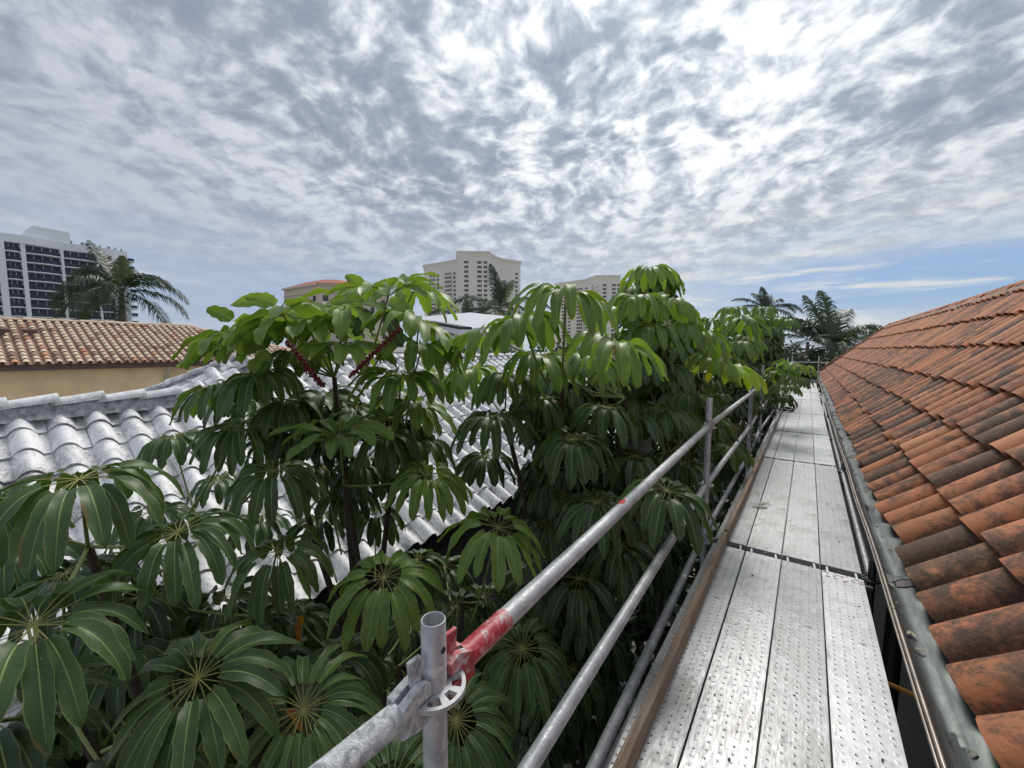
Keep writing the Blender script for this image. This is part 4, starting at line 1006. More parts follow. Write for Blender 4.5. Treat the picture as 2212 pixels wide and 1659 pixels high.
# ------------------------------------------------------------------ umbrella trees
G_ = np.array([0., 0., -1.])
def leaflet(mb, hub, ax, az, L, W, e0, droop, C, nv=9, nu=4, wav=.5, roll=0., st=.24, outv=None):
    """one leaflet: thin stalk from the hub then a blade that arches over under its weight"""
    ax = ax/np.linalg.norm(ax); t = np.array([1., 0, 0]) if abs(ax[0]) < .8 else np.array([0., 1, 0])
    s1 = np.cross(ax, t); s1 /= np.linalg.norm(s1); s2 = np.cross(ax, s1)
    out = s1*math.cos(az)+s2*math.sin(az)
    if outv is not None: out = np.array(outv); ax = ax-out*ax.dot(out); ax /= np.linalg.norm(ax)
    side = np.cross(out, ax)
    d = out*math.cos(e0)+ax*math.sin(e0); Ls = L*st
    p = np.array(hub, float); ns = 3
    # stalk
    P = [p+d*Ls*k/ns+G_*(.02*L*(k/ns)**2) for k in range(ns+1)]; w = .0012+.0022*L
    nS = np.cross(side, d)
    V = []; 
    for q_ in P: V += [q_-side*w, q_+nS*w*.8, q_+side*w, q_-nS*w*.8]
    Fq = [(4*i+k, 4*i+(k+1) % 4, 4*(i+1)+(k+1) % 4, 4*(i+1)+k) for i in range(ns) for k in range(4)]
    mb.add(V, Fq, UV=[(0.5, -1)]*len(V), C=C)
    p = P[-1]; Lb = L-Ls; ds = Lb/nv
    cr, sr = math.cos(roll), math.sin(roll)
    V = []; UV = []; us = np.linspace(-1, 1, nu+1); ph = rng.uniform(0, 6.3); k1 = rng.uniform(9, 15)
    for i in range(nv+1):
        v = i/nv
        if i:
            dd = droop/nv*(1.25-.5*v)
            hz = d[:2]; hh = np.linalg.norm(hz)
            f = min(1., hh*1.4+.12)
            d = d+G_*dd*f; d /= np.linalg.norm(d); p = p+d*ds
        nb = np.cross(side, d); nb /= max(1e-6, np.linalg.norm(nb)); 
        if i == 0: n0 = nb
        sd_ = side*cr+nb*sr; nb2 = nb*cr-side*sr
        ww = W*(math.sin(math.pi*min(1, (v*.93+.035))**.80)**.42)*(1 if v < .9 else (1-(v-.9)*4.5))
        if i == nv: ww = W*.05
        for u in us:
            m_ = 1+.10*wav*math.sin(v*k1*2+ph+(u > 0)*1.3)*abs(u)
            hgt = (.30*abs(u)**1.3-.1)*W+wav*.23*W*abs(u)**2*math.sin(v*k1+ph+(u > 0)*2.)
            V.append(p+sd_*u*ww*m_+nb2*hgt); UV.append(((u+1)/2, v))
    m = nu+1
    Fq = [(i*m+k, i*m+k+1, (i+1)*m+k+1, (i+1)*m+k) for i in range(nv) for k in range(nu)]
    mb.add(V, Fq, UV=UV, C=C)
def compound(mb, hub, ax, Rl, n, tone, e0=.15, droop=2.2, W=None, q=1, az0=None, spread=2*math.pi, miner=0., stv=.26):
    az0 = rng.uniform(0, 6.3) if az0 is None else az0
    W = W or min(.128*Rl, 1.62*Rl/n)
    for k in range(n):
        az = az0+spread*(k+rng.uniform(-.22, .22))/n
        tn = np.clip(tone+rng.normal(0, .045), 0, .97)
        f = rng.uniform(.86, 1.08)
        leaflet(mb, hub, ax, az, Rl*f, W*rng.uniform(.88, 1.12), e0+rng.normal(0, .10), droop*rng.uniform(.8, 1.25), (tn, rng.uniform(), miner if rng.uniform() < .8 else 0), *((12, 6) if q == 2 else (8, 4) if q == 1 else (6, 2)), wav=.7, roll=rng.normal(0, .22), st=stv*rng.uniform(.9, 1.1))
def petiole(mb, hub, node, r=.0055, sag=.08, C=(0, 0, 0)):
    a, b = Vector(node), Vector(hub); d = b-a; P = []
    for k in range(8):
        t = k/7; P.append(a+d*t+Vector((0, 0, -1))*sag*math.sin(math.pi*t)*d.length*.6)
    mb.tube(P, [r*1.35-(r*.45)*k/7 for k in range(8)], 7, cap=False)
# tree spec: stems (branch nodes), listed leaves (picture x, y, radius px, count, tone, e0, droop, tilt right, tilt to viewer, quality)
TREES = []
def umbrella_tree(label, base, nodes, leaves, fills, spikes=(), rs=1., singles=(), name='umbrella_tree', group='umbrella trees along the scaffold', trunk_r=.036):
    root = tag(empty(name, base), label, 'tree', group); B = Vector(base)
    crown, pet = MB(), MB()
    off_ = lambda v: np.array(v, float)-np.array(base)
    nd = [Vector(n) for n in nodes]
    hubs = []
    for (x0, y0, x1, y1, d_, dr_, tn_) in singles:
        a_, b_ = at(x0, y0, d_), at(x1, y1, d_*.97); v_ = (b_-a_)
        leaflet(crown, off_(a_), np.array((-FW.x, -FW.y, .55)), 0, v_.length, .045, 0, dr_, (tn_, rng.uniform(), 0), 12, 6, wav=1., outv=np.array(v_.normalized()))
    hv_ = Vector((-FW.x, -FW.y, 0)).normalized()
    for L_ in leaves:
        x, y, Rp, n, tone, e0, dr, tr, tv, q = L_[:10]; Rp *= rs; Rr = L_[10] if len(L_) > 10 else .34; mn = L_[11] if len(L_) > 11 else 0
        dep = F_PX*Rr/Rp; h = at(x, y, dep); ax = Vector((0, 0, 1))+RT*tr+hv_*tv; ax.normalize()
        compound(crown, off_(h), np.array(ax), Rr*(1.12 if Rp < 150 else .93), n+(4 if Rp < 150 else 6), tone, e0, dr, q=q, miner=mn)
        hubs.append((h, ax, True))
    for (c, rad, num, tlo, thi, Rr, low) in fills:
        c = np.array(c)
        for k in range(num):
            while True:
                v = rng.normal(size=3); v /= np.linalg.norm(v)
                if v[2] > low: break
            rr = rng.uniform(.55, 1.)**.6; h = c+v*np.array(rad)*rr
            lim = -1.04 if h[1] < 6 else -.82
            if h[0] > lim and h[1] < 24: h[0] = lim-rng.uniform(0, .35)
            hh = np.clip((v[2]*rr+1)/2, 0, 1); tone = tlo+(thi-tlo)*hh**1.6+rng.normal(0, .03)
            ax = v*.55+np.array([0, 0, 1.]); 
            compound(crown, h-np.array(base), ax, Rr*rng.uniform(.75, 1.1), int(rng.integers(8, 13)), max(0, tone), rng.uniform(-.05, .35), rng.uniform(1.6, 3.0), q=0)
            hubs.append((Vector(h), Vector(ax), False))
    for (h, ax, key) in hubs:
        if Vector(h).length < .3: continue
        best = min(nd, key=lambda n: (n-h).length+(.6 if n.z > h.z+.05 else 0))
        if (best-h).length > .75:
            best = h+(best-h).normalized()*.55+Vector((0, 0, -.25))
        petiole(pet, h-B, best-B, .0055 if key else .0045)
    for V_, F_, U_, C_ in zip(pet.v, pet.f, pet.uv, pet.c):
        crown.add(V_, F_-F_.min(), U_, C_[:, :3], 1)
    crown.build('crown', [M_LEAF, M_STEM], root, True)
    mb = MB()
    main = nd[0]
    P = [Vector((0, 0, 0)), (main-B)*.5+Vector((.05, .08, 0)), main-B]
    mb.tube(P, [trunk_r*1.5, trunk_r*1.1, trunk_r*.5], 12); mb.build('trunk', M_BARK, root, True)
    for n in nd[1:]:
        t = .62; a = P[1]+(P[2]-P[1])*.3; b = n-B; m1 = a.lerp(b, .5)+Vector((0, 0, -.15))
        k = 10; pts = []
        for i in range(k+1):
            s = i/k; pts.append(a*(1-s)**2+m1*2*s*(1-s)+b*s*s)
        MB().tube(pts, [trunk_r*.8-(trunk_r*.38)*i/k+.0025*(i % 2) for i in range(k+1)], 9).build('branch', M_BARK, root, True)
    for (p0, p1, r_) in spikes:
        mb = MB(); a, b = p0-B, p1-B; d = b-a; n = int(d.length/.016)
        mb.tube([a, a.lerp(b, .5), b], [.008, .007, .004], 8)
        u = d.normalized(); s1 = u.orthogonal().normalized(); s2 = u.cross(s1)
        bm = bmesh.new()
        for i in range(n):
            for j in range(3):
                th = i*1.1+j*2.094+random.uniform(-.2, .2); t = .06+.94*(i+j*.33)/n
                c = a+d*t+(s1*math.cos(th)+s2*math.sin(th))*(r_*random.uniform(.75, 1.15))
                rr = random.uniform(.0065, .0105); o_ = [c+Vector(v)*rr for v in ((1, 0, 0), (0, 1, 0), (-1, 0, 0), (0, -1, 0), (0, 0, 1), (0, 0, -1))]
                mb.tri([tuple(v) for v in o_], [(0, 1, 4), (1, 2, 4), (2, 3, 4), (3, 0, 4), (1, 0, 5), (2, 1, 5), (3, 2, 5), (0, 3, 5)])
        mb.build('flower_spike', M_FLOWER, root, True)
    return root
V3 = lambda x, y, d: at(x, y, d)
# --- foreground tree, big dark leaves
L1 = [ (72, 1352, 265, 12, .24, .22, 1.9, .1, .35, 2, .36), (172, 1035, 225, 14, .22, .10, 2.4, 0, .1, 2, .36),
 (383, 1150, 190, 13, .20, .15, 2.4, -.1, .2, 2), (598, 1192, 128, 16, .24, .12, 2.4, 0, .3, 2), (428, 1466, 215, 13, .24, .25, 1.7, .05, .55, 2, .36),
 (655, 1532, 198, 20, .30, .15, 1.8, 0, .6, 2, .36), (514, 922, 104, 15, .22, .12, 2.6, 0, .15, 2), (590, 1018, 122, 14, .21, .1, 2.5, .1, .15, 2),
 (372, 945, 88, 12, .18, .1, 2.6, -.1, .1, 1), (985, 1556, 170, 18, .25, .2, 1.7, .1, .6, 2, .36), (1128, 1402, 122, 18, .20, .15, 2.2, 0, .45, 2),
 (-60, 1085, 200, 12, .22, .1, 2.2, 0, .1, 1), (250, 1690, 230, 12, .1, .2, 1.8, 0, .4, 1), (845, 1700, 200, 14, .2, .2, 1.8, 0, .4, 1),
 (-20, 1560, 240, 12, .12, .2, 1.8, 0, .3, 1), (300, 1290, 130, 11, .06, .1, 2.2, 0, .1, 1), (140, 1240, 150, 11, .05, .1, 2.2, -.2, .1, 1), (215, 1215, 110, 11, .08, .1, 2.2, 0, .1, 1), (330, 1105, 95, 12, .14, .1, 2.3, 0, .1, 1), (20, 1180, 130, 12, .12, .1, 2.3, 0, .1, 1), (190, 1330, 130, 13, .14, .15, 2.1, 0, .2, 1), (560, 1440, 110, 13, .14, .15, 2.1, 0, .2, 1), (350, 1330, 110, 13, .12, .15, 2.1, 0, .2, 1), (160, 1480, 150, 13, .14, .15, 2.0, 0, .3, 1), (485, 1290, 115, 12, .10, .1, 2.2, 0, .1, 1), (55, 1232, 125, 11, .08, .1, 2.2, 0, .1, 1), (545, 1335, 105, 12, .06, .1, 2.2, 0, .1, 1), (270, 1400, 140, 11, .08, .1, 2.2, 0, .1, 1), (735, 1420, 120, 12, .08, .1, 2.2, 0, .2, 1) ]
n1 = [V3(420, 1640, 2.0), V3(190, 1180, 1.62), V3(560, 1330, 2.3), V3(700, 1640, 1.8), V3(130, 1500, 1.6), V3(1000, 1680, 1.9)]
umbrella_tree('dark umbrella tree with the largest leaves, filling the lower left', Vector((n1[0].x-.2, n1[0].y+.4, GZ)), n1, L1,
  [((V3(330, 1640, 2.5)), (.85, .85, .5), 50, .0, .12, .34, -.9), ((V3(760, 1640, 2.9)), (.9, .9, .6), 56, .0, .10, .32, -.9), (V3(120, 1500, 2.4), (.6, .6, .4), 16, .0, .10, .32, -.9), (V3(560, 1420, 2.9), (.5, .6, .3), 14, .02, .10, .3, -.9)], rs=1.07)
# --- mid-left light leaves
L1b = [ (830, 1248, 140, 13, .50, .22, 1.9, 0, .25, 2, .34, 1.), (1075, 1140, 128, 12, .54, .25, 2.0, .25, .15, 2, .34, 1.), (925, 1025, 112, 14, .52, .25, 2.1, .1, .2, 2, .34, 1.),
 (812, 1105, 82, 12, .10, .1, 2.4, 0, .2, 1), (735, 957, 128, 11, .46, .75, 1.5, 0, .1, 2), (700, 1010, 90, 11, .1, .1, 2.2, 0, .1, 1), (985, 1310, 100, 12, .08, .1, 2.1, .1, .2, 1), (900, 1210, 85, 12, .08, .1, 2.1, .1, .2, 1), (640, 1330, 95, 11, .1, .1, 2.2, 0, .2, 1), (745, 1065, 88, 12, .10, .15, 2.2, 0, .1, 1), (690, 1120, 84, 12, .08, .1, 2.2, -.1, .1, 1), (960, 1225, 80, 12, .08, .1, 2.1, 0, .2, 1), (1045, 1290, 92, 12, .07, .1, 2.1, 0, .2, 1), (1140, 1245, 84, 12, .06, .1, 2.1, .1, .2, 1), (880, 1345, 92, 12, .10, .1, 2.1, 0, .2, 1), (560, 1120, 86, 12, .10, .1, 2.3, 0, .1, 1), (470, 1035, 74, 11, .12, .1, 2.3, 0, .1, 1)]
n1b = [V3(860, 1440, 2.4), V3(800, 1340, 2.5), V3(1000, 1300, 2.7), V3(745, 1050, 2.6)]
umbrella_tree('umbrella tree with light green mined leaves left of the near post', Vector((n1b[0].x-.1, n1b[0].y+.3, GZ)), n1b, L1b, [(V3(900, 1480, 3.2), (.8, .8, .45), 34, .0, .10, .3, -.9)])
# --- flowering tree
L2 = [ (745, 672, 96, 9, .66, .3, 1.6, -.1, .2, 1), (688, 668, 84, 9, .62, .3, 1.4, -.1, .3, 1), (560, 690, 90, 8, .64, .15, 1.4, -.3, .25, 1), (612, 682, 112, 8, .60, .22, 1.2, -.5, .1, 2), (660, 690, 100, 8, .68, .3, 1.3, .1, .3, 1), (838, 642, 128, 10, .62, .55, 1.2, .0, .1, 2), (892, 632, 90, 10, .64, .35, 1.7, .2, .0, 1), (905, 700, 100, 9, .60, .3, 1.7, .45, .0, 1), (912, 748, 96, 10, .55, .2, 2.0, .2, .1, 2),
 (508, 722, 108, 9, .60, .25, 1.2, -.4, .1, 2), (545, 740, 95, 9, .52, .4, 1.3, -.3, .1, 1), (742, 752, 98, 11, .66, .3, 1.5, 0, .1, 1), (700, 722, 90, 9, .62, .45, 1.3, 0, .0, 1), (640, 762, 88, 9, .34, .2, 2.0, -.1, .1, 1), (865, 818, 96, 11, .50, .4, 1.8, .1, .1, 2), (900, 870, 88, 11, .46, .2, 1.8, .35, .1, 1), (950, 815, 70, 9, .5, .2, 1.9, .3, 0, 1),
 (560, 812, 96, 12, .26, .15, 2.2, -.2, .1, 1), (475, 830, 90, 11, .34, .15, 2.0, -.4, .1, 1), (520, 860, 78, 11, .12, .1, 2.2, -.1, .1, 1), (620, 870, 88, 12, .12, .1, 2.4, 0, .1, 1), (700, 860, 80, 11, .14, .4, 1.9, 0, .1, 1), (770, 880, 84, 11, .10, .2, 2.2, 0, .1, 1), (830, 940, 88, 11, .14, .15, 2.2, .2, .1, 1), (905, 950, 80, 10, .22, .1, 2.2, .3, .1, 1), (660, 945, 80, 11, .08, .1, 2.2, 0, .1, 1), (780, 1000, 76, 11, .08, .1, 2.3, 0, .1, 1), (865, 1010, 70, 11, .08, .1, 2.3, .2, .1, 1) ]
n2 = [V3(722, 815, 2.9), V3(860, 905, 3.0), V3(590, 860, 2.9)]
sp2 = [(V3(755, 814, 2.15), V3(866, 708, 1.95), .0125), (V3(700, 836, 2.25), V3(618, 735, 2.1), .0125), (V3(700, 836, 2.3), V3(655, 790, 2.2), .016)]
umbrella_tree('flowering umbrella tree with two dark red flower spikes and upright light leaves', Vector((V3(800, 1140, 2.8).x, V3(800, 1140, 2.8).y, GZ)), n2, L2, [(V3(640, 905, 3.15), (.45, .4, .14), 12, .0, .2, .3, -.9), (V3(790, 900, 3.2), (.4, .4, .2), 10, .0, .15, .3, -.9)], sp2, trunk_r=.034, rs=1.2, singles=[(812, 652, 756, 583, 2.55, .5, .66), (806, 655, 716, 628, 2.6, .7, .6), (812, 655, 760, 720, 2.5, .5, .2), (815, 655, 880, 738, 2.45, .6, .22), (818, 650, 905, 655, 2.5, .8, .66), (515, 700, 455, 655, 2.5, .5, .5), (610, 668, 500, 622, 2.6, .8, .7), (612, 668, 540, 618, 2.55, .8, .7), (595, 740, 525, 748, 2.4, .5, .62), (600, 752, 528, 790, 2.35, .6, .72)])
# --- middle tree
L3 = [ (1222, 640, 150, 13, .50, .35, 2.5, .1, .1, 2), (1128, 692, 122, 12, .50, .25, 2.5, -.2, .1, 2), (1330, 742, 120, 11, .56, .2, 2.1, .35, .1, 2), (1052, 720, 106, 11, .58, .25, 1.9, -.4, .0, 2), (1165, 770, 100, 11, .46, .2, 2.2, .1, .1, 1), (1270, 770, 96, 11, .52, .1, 2.3, .2, .1, 1), (1095, 810, 92, 12, .26, .1, 2.5, 0, .1, 1),
 (1065, 900, 96, 13, .13, .2, 2.0, 0, .15, 2), (1238, 950, 100, 13, .11, .15, 2.4, 0, .2, 2), (1170, 860, 86, 12, .05, .1, 2.7, 0, .1, 1), (1225, 838, 80, 12, .06, .1, 2.6, 0, .1, 1), (1310, 880, 90, 12, .16, .1, 2.3, .1, .1, 1), (1372, 900, 80, 11, .10, .1, 2.3, .1, .1, 1), (1290, 1085, 105, 13, .08, .1, 2.0, 0, .2, 1), (1440, 1060, 112, 12, .16, .15, 2.1, .1, .25, 2), (1180, 1040, 80, 12, .06, .1, 2.2, 0, .1, 1), (1050, 985, 75, 11, .05, .1, 2.2, 0, .1, 1), (1370, 985, 85, 11, .10, .1, 2.2, 0, .1, 1), (1480, 1000, 75, 11, .12, .1, 2.3, 0, .1, 1, .38), (1460, 890, 76, 11, .22, .1, 2.4, 0, .1, 1, .38), (1020, 800, 78, 10, .56, .2, 2.2, -.2, 0, 1),
 (1250, 1250, 95, 12, .03, .1, 2.0, 0, .2, 1), (1180, 1130, 85, 12, .04, .1, 2.0, 0, .2, 1), (1340, 1180, 90, 12, .04, .1, 2.0, 0, .2, 1) ]
n3 = [V3(1240, 1010, 3.2), V3(1210, 780, 3.0), V3(1090, 900, 3.2), V3(1350, 860, 3.2), V3(1330, 1150, 3.3)]
umbrella_tree('umbrella tree with broad glossy drooping leaves at the centre of the picture', Vector((n3[0].x, n3[0].y+.2, GZ)), n3, L3,
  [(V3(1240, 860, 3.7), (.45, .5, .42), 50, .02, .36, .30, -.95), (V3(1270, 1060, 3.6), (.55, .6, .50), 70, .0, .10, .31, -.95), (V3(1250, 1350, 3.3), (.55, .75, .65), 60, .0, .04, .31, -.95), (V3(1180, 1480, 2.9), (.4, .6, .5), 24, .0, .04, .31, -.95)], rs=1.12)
# --- tall tree behind
L4 = [ (1402, 585, 66, 9, .66, .3, 2.4, -.1, .1, 1), (1432, 590, 58, 9, .62, .3, 2.8, .2, .1, 1), (1375, 640, 82, 11, .50, .2, 2.6, 0, .1, 1), (1448, 650, 78, 10, .58, .2, 2.4, .3, .1, 1), (1335, 665, 72, 11, .55, .2, 2.0, -.3, .1, 1), (1410, 705, 82, 11, .44, .15, 2.5, 0, .15, 1), (1470, 700, 78, 11, .48, .15, 2.3, .2, .1, 1), (1525, 720, 72, 11, .52, .15, 2.2, .3, .1, 1), (1545, 775, 72, 10, .60, .15, 2.2, .3, .1, 1), (1575, 792, 80, 6, .90, .2, 1.9, .3, .0, 1, .40, 0), (1390, 770, 80, 11, .12, .1, 2.7, 0, .1, 1), (1440, 790, 78, 11, .14, .1, 2.6, 0, .1, 1), (1490, 850, 76, 11, .22, .1, 2.3, 0, .15, 1, .40), (1530, 905, 64, 10, .24, .1, 2.3, 0, .15, 1, .40), (1425, 880, 78, 11, .2, .1, 2.3, 0, .15, 1), (1575, 960, 60, 10, .36, .1, 2.2, .2, .1, 1, .40), (1600, 690, 62, 10, .48, .2, 2.2, .2, .1, 1), (1590, 740, 62, 10, .44, .2, 2.2, .2, .1, 1) ]
n4 = [V3(1430, 880, 4.6), V3(1400, 680, 4.6), V3(1520, 780, 4.4), V3(1470, 960, 4.2)]
umbrella_tree('tallest umbrella tree, its top standing against the sky above the rails', Vector((n4[0].x-.1, n4[0].y+.3, GZ)), n4, L4,
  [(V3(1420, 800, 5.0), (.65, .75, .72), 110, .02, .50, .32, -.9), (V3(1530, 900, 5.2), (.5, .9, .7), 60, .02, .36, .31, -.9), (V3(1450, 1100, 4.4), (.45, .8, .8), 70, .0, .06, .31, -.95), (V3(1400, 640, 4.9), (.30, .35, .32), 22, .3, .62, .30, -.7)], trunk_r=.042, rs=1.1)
# --- next trees down the walkway
n5 = [V3(1590, 860, 7.5), V3(1590, 740, 7.5)]
L5 = [(1540, 690, 48, 10, .46, .2, 2.2, -.1, .1, 1), (1585, 665, 46, 10, .50, .2, 2.2, 0, .1, 1), (1615, 730, 46, 10, .46, .2, 2.2, .2, .1, 1), (1575, 770, 48, 10, .4, .2, 2.3, .2, .1, 1), (1520, 760, 46, 10, .4, .2, 2.3, .0, .1, 1)]
umbrella_tree('umbrella tree with drooping olive leaves behind the tallest one', Vector((n5[0].x, n5[0].y, GZ)), n5, L5, [(V3(1570, 790, 7.6), (.75, .9, .85), 110, .04, .44, .34, -.9), (V3(1590, 960, 7.2), (.5, .9, 1.0), 50, .0, .08, .34, -.9)])
n6 = [V3(1665, 830, 12), V3(1660, 720, 12)]
umbrella_tree('dark dense umbrella tree beside the far part of the walkway', Vector((n6[0].x, n6[0].y, GZ)), n6, [(1700, 690, 34, 10, .36, .2, 2.0, .2, .1, 1, .38), (1650, 665, 34, 10, .4, .2, 2.0, 0, .1, 1, .38)], [(V3(1660, 745, 12.4), (1.1, 1.3, 1.05), 210, .02, .40, .38, -.9), (V3(1672, 850, 12), (.8, 1.3, 1.2), 100, .0, .08, .38, -.9)])
n7 = [V3(1665, 870, 10.), V3(1700, 820, 10.5)]
L7 = [(1712, 788, 42, 9, .52, .2, 1.9, .3, .1, 1, .36), (1690, 800, 42, 9, .46, .2, 1.9, .0, .1, 1, .36), (1735, 790, 34, 8, .60, .1, 1.8, .3, .1, 1, .36), (1700, 830, 38, 9, .3, .1, 2.0, .1, .1, 1, .36), (1725, 815, 36, 9, .22, .1, 2.0, .3, .1, 1, .36), (1670, 810, 40, 9, .4, .2, 2., 0, .1, 1, .36), (1690, 855, 36, 9, .16, .1, 2., 0, .1, 1, .36), (1650, 840, 36, 9, .2, .1, 2., 0, .1, 1, .36)]
umbrella_tree('low umbrella tree branch hanging leaves over the far handrail', Vector((n7[0].x-.3, n7[0].y, GZ)), n7, L7, [(V3(1665, 850, 10.4), (.35, .8, .5), 26, .0, .25, .34, -.9)])
# --- yellowed leaves caught in the shade, each with its tree's foliage below
yl = [(905, 1010, 2.9), (1295, 852, 3.15), (1310, 870, 3.1), (1290, 890, 3.2), (440, 1420, 1.75), (600, 1530, 1.72), (1240, 1020, 3.3), (1340, 1015, 3.3), (640, 1340, 2.5), (1290, 1150, 3.4)]
mb = MB()
for x, y, d in yl:
    h = V3(x, y, d+.16); 
    for k in range(2): leaflet(mb, np.array(h), np.array([rng.normal(0, .3), rng.normal(0, .3), 1.]), rng.uniform(0, 6.3), rng.uniform(.13, .2), .021, .0, 2.6, (1., 0, 0), 7, 4, wav=1.)
tag(mb.build('fallen_leaves', M_LEAF, None, True), 'dead orange-yellow leaves caught among the green foliage', 'dead leaves', kind='stuff')
# ------------------------------------------------------------------ palms
def palm(label, hub, fronds, Lf, base_z=GZ, nl=84, ll=.23, tr=.14, tone=.35, grp='palm trees behind the roofs'):
    root = tag(empty('palm_tree', (hub.x, hub.y, base_z)), label, 'palm tree', grp)
    hz = hub.z-base_z
    MB().tube([(0, 0, 0), (.1, .05, hz*.5), (0, 0, hz-.1)], [tr*1.2, tr, tr*.7], 10).build('trunk', M_PTRUNK, root, True)
    for (ang, el, lf, dr, tn) in fronds:      # angle seen from the camera: 0 = right, 90 = away, 180 = left, 270 = towards
        d = (RT*math.cos(R(ang))+Vector((FW.x, FW.y, 0)).normalized()*math.sin(R(ang)))*math.cos(R(el))+Vector((0, 0, math.sin(R(el))))
        side = Vector((d.y, -d.x, 0)).normalized(); p = Vector((0, 0, hz)); L = Lf*lf; n = 22; P = [p.copy()]; D = [d.copy()]
        for i in range(n):
            d = (d+Vector((0, 0, -1))*dr/n*(.4+1.4*i/n)); d.normalize(); p = p+d*L/n; P.append(p.copy()); D.append(d.copy())
        mb = MB().tube(P, [.035*(1-.85*i/n)*Lf/4 for i in range(n+1)], 5, cap=False, C=(.6, 0, 0))
        V = []; Fq = []; c = 0
        for i in range(nl):
            t = .12+.88*i/nl; k = min(n-1, int(t*n)); fr = t*n-k; pp = P[k].lerp(P[k+1], fr); dd = D[k]
            for s in (-1, 1):
                l = Lf*ll*(math.sin(math.pi*min(1, t*.86+.12))**.7)*random.uniform(.85, 1.15)
                nb = side.cross(dd)
                o = (side*s*random.uniform(.75, 1.0)+dd*(.55+.5*t)+nb*random.uniform(-.25, .35)).normalized()
                w = Lf*.0075*dd
                m1 = pp+o*l*.55+Vector((0, 0, -.10*l)); m2 = pp+o*l*.9+Vector((0, 0, -.52*l))
                V += [pp-w, pp+w, m1+w*.9, m1-w*.9, m2]; Fq.append((c, c+1, c+2, c+3)); c += 5
        tnn = tone+tn
        A = np.array([tuple(v) for v in V]); mb.add(A, Fq, C=(tnn, 0, 0))
        tri = [(5*i+3, 5*i+2, 5*i+4) for i in range(len(Fq))]
        mb.tri(A, tri, C=(tnn, 0, 0)); mb.build('frond', M_PALM, root)
    return root
palm('big palm with long drooping fronds in front of the white tower', V3(262, 628, 33), [(100, 84, .62, .4, .45), (165, 60, 1.15, .5, .05), (182, 15, 1.35, 1.3, 0), (172, 48, 1.2, 1.6, 0), (175, 60, .95, 1.9, -.1), (160, 35, 1.2, 1.5, 0), (192, 24, 1.25, 1.7, 0), (10, 30, 1.2, 1.8, .05), (350, 45, 1.05, 1.9, 0), (20, 12, 1.15, 1.7, 0), (170, -2, 1.25, 1.4, -.05), (300, 30, 1.1, 2.2, .0), (250, 40, 1.0, 2.4, 0), (60, 50, .9, 1.9, 0), (190, -22, 1.1, 1.1, -.05), (355, -12, 1.2, 1.3, -.05), (230, 0, 1.1, 1.7, 0), (310, -5, 1.1, 1.6, 0), (120, 60, 1, 1.8, 0), (275, 10, 1.2, 1.8, .05)], 4.6, tr=.22, ll=.27)
palm('palm with one upright feathery frond in front of the middle tower', V3(1078, 668, 42), [(120, 78, .95, 1.1, -.1), (60, 62, .8, .8, .45), (178, 40, 1.1, 1.8, 0), (10, 38, 1.1, 1.6, 0), (350, 14, 1.15, 1.6, 0), (195, 12, 1.2, 1.7, 0), (250, 30, 1., 2., 0), (300, 25, 1., 2., 0), (20, -12, 1.1, 1.2, 0), (165, -15, 1.1, 1.2, 0), (85, 66, .9, 1.2, 0), (280, -5, 1., 1.4, 0)], 5.6, tr=.2)
palm('lower palm with arching fronds left of the feathery one', V3(1008, 700, 36), [(10, 55, 1., 1.9, .2), (170, 50, 1., 1.8, 0), (200, 20, 1.1, 1.6, 0), (345, 20, 1.1, 1.7, .15), (270, 40, .9, 2.1, 0), (90, 70, .8, 1.4, 0), (150, 0, 1., 1.3, 0), (30, -5, 1., 1.3, 0), (240, 5, 1., 1.6, 0)], 4.2, tr=.15)
palm('small distant palm above the pale metal roof', V3(940, 716, 30), [(10, 55, 1., 1.9, 0), (170, 50, 1., 1.8, 0), (200, 20, 1.1, 1.6, 0), (345, 20, 1.1, 1.7, 0), (270, 40, .9, 2.1, 0), (90, 70, .8, 1.4, 0), (40, 30, 1, 1.6, 0)], 2.0, tr=.1)
palm('coconut palm with wind-blown fronds rising beyond the end of the walkway', V3(1796, 752, 30), [(75, 74, 1.05, 1.1, .25), (40, 62, 1.1, 1.5, .2), (100, 66, 1.0, .6, .15), (15, 24, 1.45, 1.0, 0), (165, 48, 1.1, 1.0, -.1), (178, 58, 1.0, 1.7, 0), (5, 52, 1.0, 1.8, .1), (200, 10, 1., 1.8, .1), (250, 30, .9, 2.2, .1), (280, 50, .9, 2., .2), (340, 0, 1.1, 1.3, 0), (185, -8, 1., 1.1, 0), (120, 50, .9, 1.2, 0), (55, 45, 1.1, 1.3, 0)], 4.9, tr=.18, ll=.27)
palm('palm whose spiky top shows above the dark umbrella tree', V3(1655, 668, 34), [(80, 70, .8, .8, .1), (30, 45, 1., 1.3, 0), (10, 30, 1.1, 1.5, 0), (150, 45, 1., 1.2, 0), (172, 28, 1.0, 1.5, 0), (100, 60, .8, 1., .1), (55, 55, .9, 1.1, .1), (0, 8, 1.1, 1.5, 0), (350, 30, 1.1, 1.6, 0)], 2.9, tr=.15)
palm('low palm with drooping fronds behind the far scaffold corner', V3(1745, 735, 29), [(5, 30, 1.1, 1.8, 0), (175, 30, 1.1, 1.6, 0), (350, 5, 1.1, 1.5, 0), (200, 0, 1., 1.4, 0), (270, 20, 1., 2., 0), (300, 0, 1., 1.6, 0), (150, 50, .9, 1.6, 0), (60, 50, .9, 1.6, 0)], 3.0, tr=.15)
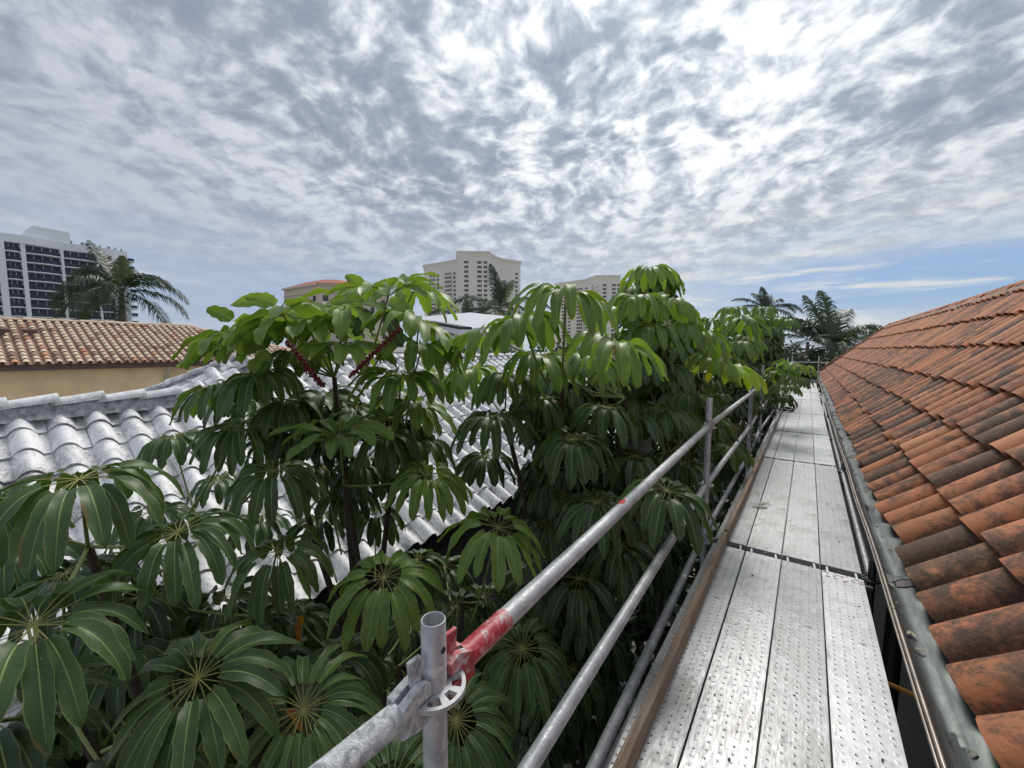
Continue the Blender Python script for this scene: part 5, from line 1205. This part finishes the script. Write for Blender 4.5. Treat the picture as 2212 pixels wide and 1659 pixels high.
# ------------------------------------------------------------------ background bushes and far wood
def bush(name, label, cat, cs, num, ls, tones, group=None, kind=None):
    mb = MB(); N = num
    for (c, rad) in cs:
        v = rng.normal(size=(N, 3)); v /= np.linalg.norm(v, axis=1)[:, None]; v[:, 2] = np.abs(v[:, 2])*1.0-.25*(rng.uniform(size=N) < .4)
        P = np.array(c)+v*np.array(rad)*rng.uniform(.55, 1., (N, 1))*(1+.18*np.sin(v[:, :1]*7+v[:, 1:2]*5))
        a = rng.normal(size=(N, 3)); a /= np.linalg.norm(a, axis=1)[:, None]; b = np.cross(a, rng.normal(size=(N, 3))); b /= np.linalg.norm(b, axis=1)[:, None]
        s = ls*rng.uniform(.6, 1.3, (N, 1))
        V = np.stack([P-a*s, P+b*s*.35, P+a*s, P-b*s*.35], 1).reshape(-1, 3)
        t = np.repeat(rng.uniform(tones[0], tones[1], N), 4); C = np.zeros((4*N, 3)); C[:, 0] = t
        mb.add(V, np.arange(4*N).reshape(-1, 4), C=C)
    o = mb.build(name, M_PALM); return tag(o, label, cat, group, kind)
cs = [(at(x, y, d), (r_, r_, h)) for x, y, d, r_, h in ((1690, 800, 27, 2.2, 2.2), (1760, 800, 28, 2., 1.9), (1840, 805, 30, 2.2, 1.8), (1900, 800, 31, 2.2, 1.6), (1620, 780, 26, 2., 2.4))]
bush('hedge', 'dark shrubbery behind the far end of the scaffold', 'hedge', [((c.x, c.y, c.z-1.0), r_) for c, r_ in cs], 2600, .16, (.0, .35))
far = []
for k in range(44):
    x = -300+2600*k/43; d = 190+60*math.sin(k*1.7); c = at(x, 762, d); far.append(((c.x, c.y, c.z-4), (14, 14, 7+2.5*math.sin(k*2.3))))
bush('distant_wood', 'far line of trees along the horizon', 'distant trees', far, 420, 1.2, (.15, .6), kind='stuff')
und = [((-1.9, 1.2+1.15*k, -4.6), (1.0, .9, 1.3)) for k in range(18)]+[((-3.0, 1.0+1.2*k, -5.2), (.9, .9, 1.2)) for k in range(8)]
bush('undergrowth', 'dark undergrowth between the house wall and the scaffold', 'undergrowth', und, 420, .16, (.0, .12), kind='stuff')
